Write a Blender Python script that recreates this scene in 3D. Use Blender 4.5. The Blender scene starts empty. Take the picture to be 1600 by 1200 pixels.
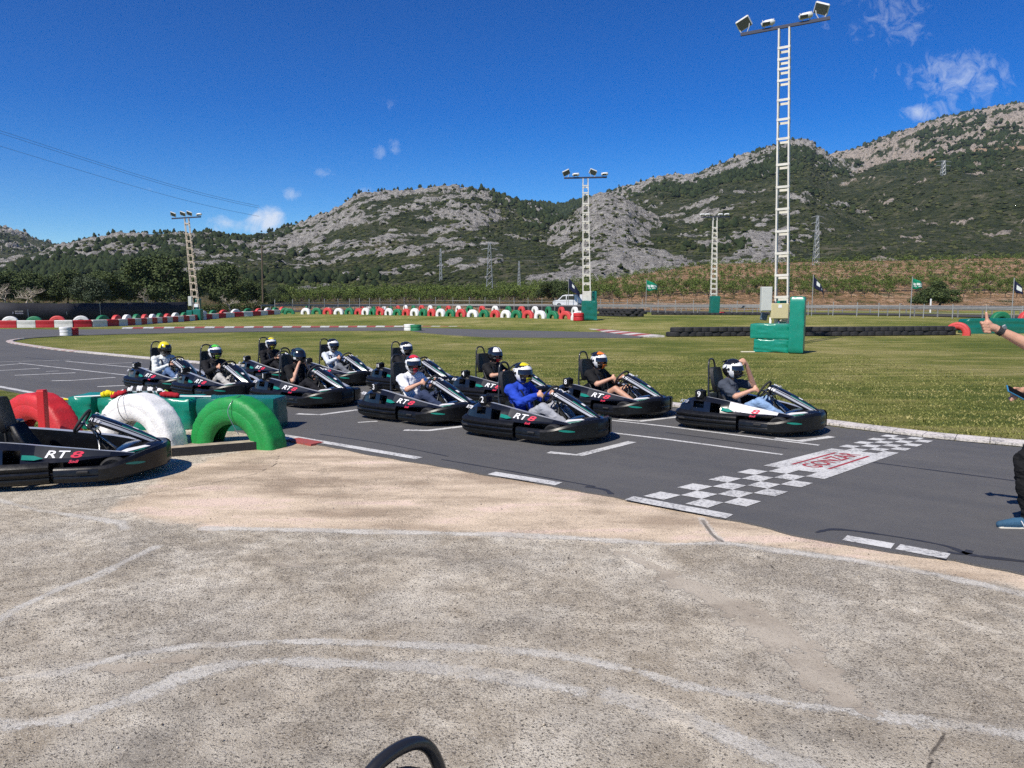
import bpy, bmesh, math, random
import numpy as np
from mathutils import Vector, Matrix, Euler

random.seed(7)
RNG = np.random.default_rng(11)
scene = bpy.context.scene
COL = scene.collection

# ------------------------------------------------------------------ camera
F_PX, EYE, HORIZON = 1190.0, 1.85, 472.0
PITCH = math.atan((600.0 - HORIZON) / F_PX)
cam_data = bpy.data.cameras.new('camera')
cam_data.sensor_width = 36.0
cam_data.lens = 36.0 * F_PX / 1600.0
cam_data.clip_start = 0.05
cam_data.clip_end = 8000.0
cam = bpy.data.objects.new('camera', cam_data)
cam.location = (0, 0, EYE)
cam.rotation_euler = (math.pi / 2 - PITCH, 0, 0)
COL.objects.link(cam)
scene.camera = cam

# ------------------------------------------------------------------ light
SUN_EL = math.radians(50)
LIGHT_H = Vector((0.60, 0.80, 0)).normalized()          # where shadows point on the ground
sun_dir = Vector((-LIGHT_H.x * math.cos(SUN_EL), -LIGHT_H.y * math.cos(SUN_EL), math.sin(SUN_EL)))
sun = bpy.data.lights.new('sun', 'SUN')
sun.energy = 5.0
sun.angle = math.radians(0.5)
sun.color = (1.0, 0.93, 0.83)
sun_ob = bpy.data.objects.new('sun', sun)
sun_ob.rotation_euler = (-sun_dir).to_track_quat('-Z', 'Y').to_euler()
sun_ob.location = (-20, -20, 40)
COL.objects.link(sun_ob)

world = bpy.data.worlds.new('World')
scene.world = world
world.use_nodes = True
wn, wl = world.node_tree.nodes, world.node_tree.links
wn.clear()
w_out = wn.new('ShaderNodeOutputWorld')
w_bg = wn.new('ShaderNodeBackground')
w_bg.inputs['Strength'].default_value = 0.068
wl.new(w_bg.outputs[0], w_out.inputs['Surface'])
sky = wn.new('ShaderNodeTexSky')
sky.sky_type = 'NISHITA'
sky.sun_disc = False
sky.sun_elevation = SUN_EL
sky.sun_rotation = math.atan2(sun_dir.x, sun_dir.y)
sky.altitude = 300
sky.air_density = 0.85
sky.dust_density = 0.0
sky.ozone_density = 3.0

SKY_SAT, SKY_VAL = 1.52, 1.0
def build_clouds():
    """small fair-weather clouds: noise thresholded inside soft patches of the sky"""
    N, L = wn, wl
    def math_n(op, a, b=None, clamp=False):
        n = N.new('ShaderNodeMath'); n.operation = op; n.use_clamp = clamp
        for i, q in enumerate((a, b)):
            if q is None: continue
            if isinstance(q, (int, float)): n.inputs[i].default_value = q
            else: L.new(q, n.inputs[i])
        return n.outputs[0]
    tc = N.new('ShaderNodeTexCoord')
    sep = N.new('ShaderNodeSeparateXYZ'); L.new(tc.outputs['Generated'], sep.inputs[0])
    yy = math_n('MAXIMUM', math_n('ABSOLUTE', sep.outputs[1]), 0.05)
    a = math_n('DIVIDE', sep.outputs[0], yy)
    e = math_n('DIVIDE', sep.outputs[2], yy)
    comb = N.new('ShaderNodeCombineXYZ'); L.new(a, comb.inputs[0]); L.new(e, comb.inputs[1]); L.new(sep.outputs[1], comb.inputs[2])
    noi = N.new('ShaderNodeTexNoise'); noi.inputs['Scale'].default_value = 40; noi.inputs['Detail'].default_value = 9
    noi.inputs['Roughness'].default_value = 0.68; noi.inputs['Distortion'].default_value = 0.7
    L.new(comb.outputs[0], noi.inputs['Vector'])
    c, s = math.cos(PITCH), math.sin(PITCH)
    total = None
    spots = [(416, 345, 30, 20, 1.2), (430, 338, 16, 16, 1.1), (404, 356, 22, 12, 1.0), (352, 350, 30, 14, .85), (338, 360, 16, 12, .8), (455, 303, 15, 12, .80), (503, 271, 18, 10, .68), (606, 160, 15, 13, .66),
             (592, 237, 12, 11, .68), (616, 224, 11, 18, .62), (575, 297, 14, 9, .75), (228, 298, 14, 8, .62), (1500, 120, 90, 44, .78),
             (1440, 178, 34, 16, .95), (1395, 30, 80, 55, .62), (1365, 116, 18, 12, .58), (861, 232, 11, 6, .42), (1295, 32, 22, 18, .58),
             (1475, 165, 40, 30, .6), (-260, 250, 60, 34, .7), (1900, 210, 120, 50, .8), (1800, 40, 90, 50, .6), (-500, 330, 90, 30, .8)]
    for (u, v, ru, rv, k) in spots:
        dx, uy = (u - 800) / F_PX, -(v - 600) / F_PX
        dy, dz = c + uy * s, -s + uy * c
        ca, ce = dx / dy, dz / dy
        da = math_n('MULTIPLY', math_n('SUBTRACT', a, ca), F_PX / ru)
        de = math_n('MULTIPLY', math_n('SUBTRACT', e, ce), F_PX / rv)
        d2 = math_n('ADD', math_n('MULTIPLY', da, da), math_n('MULTIPLY', de, de))
        g = math_n('MULTIPLY', math_n('SUBTRACT', 1.0, math_n('MULTIPLY', d2, 0.45), True), k)
        total = g if total is None else math_n('MAXIMUM', total, g)
    amt = math_n('SUBTRACT', math_n('ADD', math_n('MULTIPLY', noi.outputs[0], 1.9), total), 1.45)
    amt = math_n('MULTIPLY', math_n('MULTIPLY', amt, 1.25, True), total, True)
    amt = math_n('MULTIPLY', amt, 0.9, True)
    mix = N.new('ShaderNodeMix'); mix.data_type = 'RGBA'
    hs = N.new('ShaderNodeHueSaturation'); hs.inputs['Hue'].default_value = .506; hs.inputs['Saturation'].default_value = SKY_SAT; hs.inputs['Value'].default_value = SKY_VAL; L.new(sky.outputs[0], hs.inputs['Color'])
    gm = N.new('ShaderNodeGamma'); gm.inputs[1].default_value = 1.25; L.new(hs.outputs[0], gm.inputs[0])
    L.new(amt, mix.inputs[0]); L.new(gm.outputs[0], mix.inputs[6])
    mix.inputs[7].default_value = (9.5, 10.4, 12.0, 1)
    L.new(mix.outputs[2], w_bg.inputs['Color'])
build_clouds()

scene.view_settings.view_transform = 'Standard'
scene.view_settings.look = 'None'
scene.view_settings.exposure = 0.28
scene.view_settings.gamma = 1.0
scene.render.film_transparent = False
scene.cycles.use_denoising = False
scene.cycles.sample_clamp_indirect = 3.0
scene.cycles.max_bounces = 6
scene.cycles.transparent_max_bounces = 8

# ------------------------------------------------------------------ helpers
def smooth(a, b, x):
    t = np.clip((np.asarray(x, float) - a) / (b - a), 0, 1)
    return t * t * (3 - 2 * t)

def gz(x, y):
    """height of the made ground (track, lawns) at a place"""
    return 0.5 * smooth(45, 72, np.asarray(y, float) + 0.8 * np.asarray(x, float)) * smooth(40, 55, y)

def ray(u, v):
    c, s = math.cos(PITCH), math.sin(PITCH)
    dx, uy = (u - 800) / F_PX, -(v - 600) / F_PX
    dy, dz = c + uy * s, -s + uy * c
    return dx / dy, dz / dy                      # x and z gained for every metre of depth

def at(u, v, z=None):
    """place on the ground seen in that direction from the photographer's spot"""
    a, e = ray(u, v)
    zz = 0.0 if z is None else z
    y = 10
    for _ in range(40):
        y = (zz - EYE) / min(e, -0.004)
        if z is None: zz = 0.5 * zz + 0.5 * float(gz(a * y, y))
    return Vector((a * y, y, zz))

def at_depth(u, v, y):
    a, e = ray(u, v)
    return Vector((a * y, y, EYE + e * y))

_perm = RNG.permutation(4096)
def vnoise(x, y, z=0.0):
    x = np.asarray(x, float); y = np.asarray(y, float); z = np.broadcast_to(np.asarray(z, float), x.shape)
    xi, yi, zi = np.floor(x).astype(int), np.floor(y).astype(int), np.floor(z).astype(int)
    fx, fy, fz = x - xi, y - yi, z - zi
    fx, fy, fz = [t * t * t * (t * (t * 6 - 15) + 10) for t in (fx, fy, fz)]
    def h(i, j, k): return _perm[(_perm[(_perm[i & 4095] + j) & 4095] + k) & 4095] / 4095.0
    def lerp(a, b, t): return a + (b - a) * t
    c00 = lerp(h(xi, yi, zi), h(xi + 1, yi, zi), fx); c10 = lerp(h(xi, yi + 1, zi), h(xi + 1, yi + 1, zi), fx)
    c01 = lerp(h(xi, yi, zi + 1), h(xi + 1, yi, zi + 1), fx); c11 = lerp(h(xi, yi + 1, zi + 1), h(xi + 1, yi + 1, zi + 1), fx)
    return lerp(lerp(c00, c10, fy), lerp(c01, c11, fy), fz)

def fbm(x, y, z=0.0, o=4, gain=.5):
    t = 0; a = 1; n = 0; f = 1.0
    for i in range(o):
        t = t + a * vnoise(np.asarray(x) * f + 17.3 * i, np.asarray(y) * f - 9.1 * i, np.asarray(z) * f); n += a; a *= gain; f *= 2.03
    return t / n

MATS = {}
def mat(name, color, rough=0.6, metal=0.0, var=0.0, vscale=6.0, bump=0.0, bscale=60.0, coat=0.0, spec=None, color2=None, dirt=0.0, dirt_color=(0.16, 0.13, 0.1), rvar=0.0, coords='Object'):
    m = bpy.data.materials.new(name); m.use_nodes = True
    N, L = m.node_tree.nodes, m.node_tree.links
    p = N['Principled BSDF']
    p.inputs['Base Color'].default_value = (*color, 1); p.inputs['Roughness'].default_value = rough; p.inputs['Metallic'].default_value = metal
    if coat: p.inputs['Coat Weight'].default_value = coat; p.inputs['Coat Roughness'].default_value = 0.12
    if spec is not None: p.inputs['Specular IOR Level'].default_value = spec
    tc = N.new('ShaderNodeTexCoord')
    col = None
    if var or color2:
        no = N.new('ShaderNodeTexNoise'); no.inputs['Scale'].default_value = vscale; no.inputs['Detail'].default_value = 5; no.inputs['Roughness'].default_value = .6
        L.new(tc.outputs[coords], no.inputs['Vector'])
        r = N.new('ShaderNodeValToRGB'); L.new(no.outputs[0], r.inputs[0])
        r.color_ramp.elements[0].position = .32; r.color_ramp.elements[1].position = .68
        c2 = color2 if color2 else tuple(min(1, q * (1 + var)) for q in color)
        c1 = color if color2 else tuple(q * (1 - var) for q in color)
        r.color_ramp.elements[0].color = (*c1, 1); r.color_ramp.elements[1].color = (*c2, 1)
        col = r.outputs[0]
    if dirt:
        no = N.new('ShaderNodeTexNoise'); no.inputs['Scale'].default_value = vscale * 2.3; no.inputs['Detail'].default_value = 8; no.inputs['Roughness'].default_value = .7
        L.new(tc.outputs[coords], no.inputs['Vector'])
        r = N.new('ShaderNodeMapRange'); r.inputs[1].default_value = .48; r.inputs[2].default_value = .72; r.inputs[4].default_value = dirt; L.new(no.outputs[0], r.inputs[0])
        mx = N.new('ShaderNodeMix'); mx.data_type = 'RGBA'; L.new(r.outputs[0], mx.inputs[0])
        if col is None: mx.inputs[6].default_value = (*color, 1)
        else: L.new(col, mx.inputs[6])
        mx.inputs[7].default_value = (*dirt_color, 1); col = mx.outputs[2]
    if col is not None: L.new(col, p.inputs['Base Color'])
    if rvar:
        no = N.new('ShaderNodeTexNoise'); no.inputs['Scale'].default_value = vscale * 3; no.inputs['Detail'].default_value = 6
        L.new(tc.outputs[coords], no.inputs['Vector'])
        r = N.new('ShaderNodeMapRange'); r.inputs[3].default_value = rough - rvar; r.inputs[4].default_value = rough + rvar; L.new(no.outputs[0], r.inputs[0]); L.new(r.outputs[0], p.inputs['Roughness'])
    if bump:
        no = N.new('ShaderNodeTexNoise'); no.inputs['Scale'].default_value = bscale; no.inputs['Detail'].default_value = 4
        L.new(tc.outputs[coords], no.inputs['Vector'])
        b = N.new('ShaderNodeBump'); b.inputs['Strength'].default_value = bump; b.inputs['Distance'].default_value = 0.02; L.new(no.outputs[0], b.inputs['Height']); L.new(b.outputs[0], p.inputs['Normal'])
    MATS[name] = m
    return m

class MB:
    def __init__(s): s.v, s.f, s.m = [], [], []
    def add(s, verts, faces, mi=0):
        o = len(s.v); s.v.extend([tuple(q) for q in verts]); s.f.extend([tuple(i + o for i in q) for q in faces]); s.m.extend([mi] * len(faces)); return s
    def box(s, c, d, mi=0, rot=None, ch=0.0):
        hx, hy, hz = d[0] / 2, d[1] / 2, d[2] / 2
        R = rot if rot is not None else Matrix.Identity(3)
        c = Vector(c)
        if ch <= 0:
            vs = [c + R @ Vector((x * hx, y * hy, z * hz)) for x in (-1, 1) for y in (-1, 1) for z in (-1, 1)]
            return s.add(vs, [(0, 1, 3, 2), (4, 6, 7, 5), (0, 4, 5, 1), (2, 3, 7, 6), (0, 2, 6, 4), (1, 5, 7, 3)], mi)
        ch = min(ch, hx * .98, hy * .98, hz * .98)
        vs = []; idx = {}
        for x in (-1, 1):
            for y in (-1, 1):
                for z in (-1, 1):
                    for ax in range(3):
                        q = [x * (hx - ch), y * (hy - ch), z * (hz - ch)]; q[ax] = (x * hx, y * hy, z * hz)[ax]
                        idx[(x, y, z, ax)] = len(vs); vs.append(c + R @ Vector(q))
        I = lambda x, y, z, a: idx[(x, y, z, a)]
        fs = []
        for t in (-1, 1):
            q = [I(t, -1, -1, 0), I(t, 1, -1, 0), I(t, 1, 1, 0), I(t, -1, 1, 0)]; fs.append(q if t > 0 else q[::-1])
            q = [I(-1, t, -1, 1), I(-1, t, 1, 1), I(1, t, 1, 1), I(1, t, -1, 1)]; fs.append(q if t > 0 else q[::-1])
            q = [I(-1, -1, t, 2), I(1, -1, t, 2), I(1, 1, t, 2), I(-1, 1, t, 2)]; fs.append(q if t > 0 else q[::-1])
        for a in (-1, 1):
            for b in (-1, 1):
                fs.append([I(-1, a, b, 1), I(1, a, b, 1), I(1, a, b, 2), I(-1, a, b, 2)])
                fs.append([I(a, -1, b, 0), I(a, 1, b, 0), I(a, 1, b, 2), I(a, -1, b, 2)])
                fs.append([I(a, b, -1, 0), I(a, b, 1, 0), I(a, b, 1, 1), I(a, b, -1, 1)])
        for x in (-1, 1):
            for y in (-1, 1):
                for z in (-1, 1): fs.append([I(x, y, z, 0), I(x, y, z, 1), I(x, y, z, 2)])
        return s.add(vs, fs, mi)
    def tube(s, pts, r, n=8, mi=0, closed=False, cap=True):
        pts = [Vector(p) for p in pts]; k = len(pts)
        rs = [r] * k if isinstance(r, (int, float)) else list(r)
        up = Vector((0, 0, 1)); rings = []; prev = None
        for i, p in enumerate(pts):
            if closed: t = pts[(i + 1) % k] - pts[i - 1]
            else: t = pts[min(i + 1, k - 1)] - pts[max(i - 1, 0)]
            t = t.normalized() if t.length > 1e-9 else Vector((0, 0, 1))
            if prev is None:
                a = t.cross(up)
                if a.length < .05: a = t.cross(Vector((1, 0, 0)))
            else: a = prev - t * prev.dot(t)
            a.normalize(); prev = a; b = t.cross(a)
            rings.append([p + (a * math.cos(2 * math.pi * j / n) + b * math.sin(2 * math.pi * j / n)) * rs[i] for j in range(n)])
        return s.loft(rings, mi, True, closed, cap)
    def loft(s, rings, mi=0, ring_closed=True, path_closed=False, cap=True):
        n = len(rings[0]); k = len(rings); vs = [q for r in rings for q in r]; fs = []
        for i in range(k if path_closed else k - 1):
            for j in range(n if ring_closed else n - 1):
                a, b = i * n + j, i * n + (j + 1) % n; c, d = ((i + 1) % k) * n + (j + 1) % n, ((i + 1) % k) * n + j
                fs.append((a, b, c, d))
        if cap and ring_closed and not path_closed:
            fs.append(tuple(range(n))[::-1]); fs.append(tuple((k - 1) * n + j for j in range(n)))
        return s.add(vs, fs, mi)
    def build(s, name, mats, parent=None, smooth_=False, auto=None):
        me = bpy.data.meshes.new(name); me.from_pydata(s.v, [], s.f)
        return finish(name, me, mats, parent, s.m, smooth_, auto)

def finish(name, me, mats, parent=None, mi=None, smooth_=False, auto=None):
    for q in (mats if isinstance(mats, (list, tuple)) else [mats]): me.materials.append(q)
    if mi is not None and len(me.materials) > 1: me.polygons.foreach_set('material_index', np.array(mi, dtype=np.int32))
    bm = bmesh.new(); bm.from_mesh(me)
    if len(bm.faces) < 60000: bmesh.ops.recalc_face_normals(bm, faces=bm.faces)
    if auto is not None:
        for f in bm.faces: f.smooth = True
        for e in bm.edges:
            if len(e.link_faces) == 2 and e.calc_face_angle(0) > math.radians(auto): e.smooth = False
    bm.to_mesh(me); bm.free()
    if smooth_ and auto is None: me.polygons.foreach_set('use_smooth', np.ones(len(me.polygons), dtype=bool))
    me.update()
    o = bpy.data.objects.new(name, me); COL.objects.link(o)
    if parent is not None: o.parent = parent
    return o

def np_mesh(name, V, Fa, mats, parent=None, mi=None, smooth_=False):
    """mesh from numpy arrays, all faces with the same number of corners"""
    me = bpy.data.meshes.new(name); V = np.asarray(V, np.float32); Fa = np.asarray(Fa, np.int32)
    k = Fa.shape[1]
    me.vertices.add(len(V)); me.vertices.foreach_set('co', V.ravel())
    me.loops.add(Fa.size); me.loops.foreach_set('vertex_index', Fa.ravel())
    me.polygons.add(len(Fa)); me.polygons.foreach_set('loop_start', np.arange(0, Fa.size, k, dtype=np.int32))
    try: me.polygons.foreach_set('loop_total', np.full(len(Fa), k, dtype=np.int32))
    except Exception: pass
    for q in (mats if isinstance(mats, (list, tuple)) else [mats]): me.materials.append(q)
    if mi is not None: me.polygons.foreach_set('material_index', np.asarray(mi, np.int32))
    if smooth_: me.polygons.foreach_set('use_smooth', np.ones(len(Fa), dtype=bool))
    me.update(calc_edges=True); me.validate()
    o = bpy.data.objects.new(name, me); COL.objects.link(o)
    if parent is not None: o.parent = parent
    return o

def attr(o, name, vals):
    a = o.data.attributes.new(name, 'FLOAT', 'POINT'); a.data.foreach_set('value', np.asarray(vals, np.float32))

def thing(name, label, cat, loc=(0, 0, 0), rz=0.0, group=None):
    o = bpy.data.objects.new(name, None); COL.objects.link(o); o.location = loc; o.rotation_euler = (0, 0, rz); o.empty_display_size = .2
    return tag(o, label, cat, group)

def tag(o, label, cat, group=None):
    o['label'] = label; o['category'] = cat
    if group: o['group'] = group
    return o

def struct(o): o['kind'] = 'structure'; return o
def stuff(o): o['kind'] = 'stuff'; return o

def copy_tree(o, parent=None):
    c = o.copy(); COL.objects.link(c); c.parent = parent
    for ch in list(o.children): copy_tree(ch, c)
    return c

def catmull(P, k=8, closed=False):
    P = [Vector(p) for p in P]; n = len(P); out = []
    rng = range(n) if closed else range(n - 1)
    for i in rng:
        if closed: p0, p1, p2, p3 = P[i - 1], P[i], P[(i + 1) % n], P[(i + 2) % n]
        else: p0, p1, p2, p3 = P[max(i - 1, 0)], P[i], P[i + 1], P[min(i + 2, n - 1)]
        for j in range(k):
            t = j / k
            out.append(0.5 * ((2 * p1) + (p2 - p0) * t + (2 * p0 - 5 * p1 + 4 * p2 - p3) * t * t + (3 * p1 - p0 - 3 * p2 + p3) * t ** 3))
    if not closed: out.append(P[-1])
    return out

def poly_sheet(name, pts, z, m, skirt=0.0, parent=None):
    bm = bmesh.new(); vs = [bm.verts.new((p[0], p[1], z)) for p in pts]; f = bm.faces.new(vs)
    if f.normal.z < 0: f.normal_flip()
    if skirt:
        n = len(vs); lo = [bm.verts.new((p[0], p[1], z - skirt)) for p in pts]
        for i in range(n): bm.faces.new((vs[i], vs[(i + 1) % n], lo[(i + 1) % n], lo[i]))
    bmesh.ops.triangulate(bm, faces=[f])
    me = bpy.data.meshes.new(name); bm.to_mesh(me); bm.free(); me.materials.append(m)
    o = bpy.data.objects.new(name, me); COL.objects.link(o)
    if parent is not None: o.parent = parent
    return o

def ribbon(mb, pts, w, z, mi=0, wob=0.0):
    pts = [Vector((p[0], p[1], 0)) for p in pts]; L_, R_ = [], []
    for i, p in enumerate(pts):
        t = (pts[min(i + 1, len(pts) - 1)] - pts[max(i - 1, 0)]).normalized(); n = Vector((-t.y, t.x, 0))
        ww = (w[i] if isinstance(w, (list, tuple)) else w) * (1 + wob * random.uniform(-1, 1)) / 2
        L_.append((p + n * ww) + Vector((0, 0, z))); R_.append((p - n * ww) + Vector((0, 0, z)))
    k = len(pts)
    mb.add(L_ + R_, [(i, i + 1, k + i + 1, k + i) for i in range(k - 1)], mi)

TEXT_MESH = {}
def text(name, body, size, m, parent, loc, rot, shear=0.0, ext=0.0015, align='CENTER', sx=1.0, bold=0.0):
    cu = bpy.data.curves.new(name, 'FONT'); cu.body = body; cu.size = size; cu.extrude = ext; cu.align_x = align; cu.align_y = 'CENTER'; cu.shear = shear; cu.offset = bold
    cu.resolution_u = 3; cu.materials.append(m)
    key = (body, size, shear, ext, align, bold, m.name)
    if key not in TEXT_MESH:
        tmp = bpy.data.objects.new(name, cu); me = bpy.data.meshes.new_from_object(tmp); bpy.data.objects.remove(tmp)
        if not me.materials: me.materials.append(m)
        TEXT_MESH[key] = me
    o = bpy.data.objects.new(name, TEXT_MESH[key]); COL.objects.link(o); o.parent = parent; o.location = loc; o.rotation_euler = rot; o.scale = (sx, 1, 1)
    return o

# ------------------------------------------------------------------ ground materials
class NT:
    """short-hand for building node materials"""
    def __init__(s, name, rough=.8):
        s.m = bpy.data.materials.new(name); s.m.use_nodes = True; s.N, s.L = s.m.node_tree.nodes, s.m.node_tree.links
        s.p = s.N['Principled BSDF']; s.p.inputs['Roughness'].default_value = rough; s.tc = s.N.new('ShaderNodeTexCoord').outputs['Object']
    def inp(s, node, i, v):
        if isinstance(v, bpy.types.NodeSocket): s.L.new(v, node.inputs[i])
        else: node.inputs[i].default_value = (*v, 1) if isinstance(v, tuple) and len(v) == 3 and node.inputs[i].type == 'RGBA' else v
    def noise(s, scale, detail=5, rough=.6, vec=None, dist=0.0):
        n = s.N.new('ShaderNodeTexNoise'); n.inputs['Scale'].default_value = scale; n.inputs['Detail'].default_value = detail; n.inputs['Roughness'].default_value = rough; n.inputs['Distortion'].default_value = dist
        s.L.new(vec or s.tc, n.inputs['Vector']); return n.outputs[0]
    def voro(s, scale, feat='F1', vec=None, out='Distance', rnd=1.0):
        n = s.N.new('ShaderNodeTexVoronoi'); n.feature = feat; n.inputs['Scale'].default_value = scale; n.inputs['Randomness'].default_value = rnd
        s.L.new(vec or s.tc, n.inputs['Vector']); return n.outputs[out]
    def stretch(s, sc, rot=(0, 0, 0)):
        n = s.N.new('ShaderNodeMapping'); n.inputs['Scale'].default_value = sc; n.inputs['Rotation'].default_value = rot; s.L.new(s.tc, n.inputs['Vector']); return n.outputs[0]
    def along(s, ang, sc):
        a = s.N.new('ShaderNodeMapping'); a.inputs['Rotation'].default_value = (0, 0, ang); s.L.new(s.tc, a.inputs['Vector']); b = s.N.new('ShaderNodeMapping'); b.inputs['Scale'].default_value = sc; s.L.new(a.outputs[0], b.inputs['Vector']); return b.outputs[0]
    def ramp(s, f, stops):
        n = s.N.new('ShaderNodeValToRGB'); e = n.color_ramp.elements
        while len(e) < len(stops): e.new(.5)
        for q, (p, c) in zip(e, stops): q.position = p; q.color = (*c, 1) if len(c) == 3 else c
        s.L.new(f, n.inputs[0]); return n.outputs[0]
    def rng(s, f, a, b, c=0.0, d=1.0):
        n = s.N.new('ShaderNodeMapRange'); s.inp(n, 0, f); n.inputs[1].default_value = a; n.inputs[2].default_value = b; n.inputs[3].default_value = c; n.inputs[4].default_value = d; return n.outputs[0]
    def math(s, op, a, b=0.0, clamp=False):
        n = s.N.new('ShaderNodeMath'); n.operation = op; n.use_clamp = clamp; s.inp(n, 0, a); s.inp(n, 1, b); return n.outputs[0]
    def mix(s, f, a, b, mode='MIX'):
        n = s.N.new('ShaderNodeMix'); n.data_type = 'RGBA'; n.blend_type = mode; s.inp(n, 0, f); s.inp(n, 6, a); s.inp(n, 7, b); return n.outputs[2]
    def attr(s, name):
        n = s.N.new('ShaderNodeAttribute'); n.attribute_name = name; return n.outputs['Fac']
    def bump(s, h, strength=.5, dist=.02, prev=None):
        n = s.N.new('ShaderNodeBump'); n.inputs['Strength'].default_value = strength; n.inputs['Distance'].default_value = dist; s.L.new(h, n.inputs['Height'])
        if prev is not None: s.L.new(prev, n.inputs['Normal'])
        return n.outputs[0]
    def done(s, col=None, nrm=None, rough=None):
        if col is not None: s.L.new(col, s.p.inputs['Base Color'])
        if nrm is not None: s.L.new(nrm, s.p.inputs['Normal'])
        if rough is not None: s.inp(s.p, 'Roughness', rough) if isinstance(rough, (int, float)) else s.L.new(rough, s.p.inputs['Roughness'])
        return s.m

def lawn_mat():
    t = NT('lawn_turf', .9); t.p.inputs['Specular IOR Level'].default_value = .15
    big = t.noise(.11, 4, .55); mid = t.noise(.9, 5, .65); fine = t.noise(17, 6, .75)
    st = t.noise(1.0, 5, .6, vec=t.stretch((.28, 2.2, 1), (0, 0, math.radians(4))))
    f = t.math('ADD', t.math('MULTIPLY', big, .55), t.math('ADD', t.math('MULTIPLY', mid, .3), t.math('MULTIPLY', st, .5)))
    f = t.rng(f, .555, .795)
    c = t.ramp(f, [(0.0, (.108, .145, .022)), (.33, (.172, .198, .037)), (.6, (.265, .262, .068)), (1.0, (.42, .37, .15))])
    c = t.mix(t.rng(fine, .40, .62, 0, .8), c, t.mix(.55, c, (.03, .038, .012)))
    sp = t.noise(60, 3, .8); c = t.mix(t.rng(sp, .55, .75, 0, .5), c, (.27, .23, .12))
    n = t.bump(t.math('ADD', fine, sp), .9, .05)
    return t.done(c, n)

def asphalt_mat():
    t = NT('asphalt_surface', .82)
    big = t.noise(.35, 4, .6); mid = t.noise(4, 5, .7); ag = t.voro(150); fine = t.noise(260, 3, .7)
    st = t.noise(1.6, 4, .6, vec=t.along(math.radians(39), (.12, 2.0, 1)))
    f = t.math('ADD', t.math('MULTIPLY', big, .5), t.math('ADD', t.math('MULTIPLY', mid, .25), t.math('MULTIPLY', st, .35)))
    c = t.ramp(t.rng(f, .45, .66), [(0, (.066, .064, .061)), (.5, (.092, .086, .077)), (1, (.124, .115, .102))])
    rub = t.rng(t.noise(.9, 5, .6, vec=t.along(math.radians(39), (.05, 1.1, 1))), .52, .62, 0, .42); c = t.mix(rub, c, (.036, .036, .037))
    c = t.mix(t.rng(ag, .15, .6, .0, .55), t.mix(.6, c, (.15, .15, .15)), t.mix(.6, c, (.04, .04, .042)))
    c = t.mix(t.rng(fine, .5, .8, 0, .4), c, (.2, .2, .2))
    n = t.bump(t.math('ADD', t.math('MULTIPLY', ag, -1.0), fine), .6, .012)
    return t.done(c, n, t.rng(mid, .3, .7, .7, .9))

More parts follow.
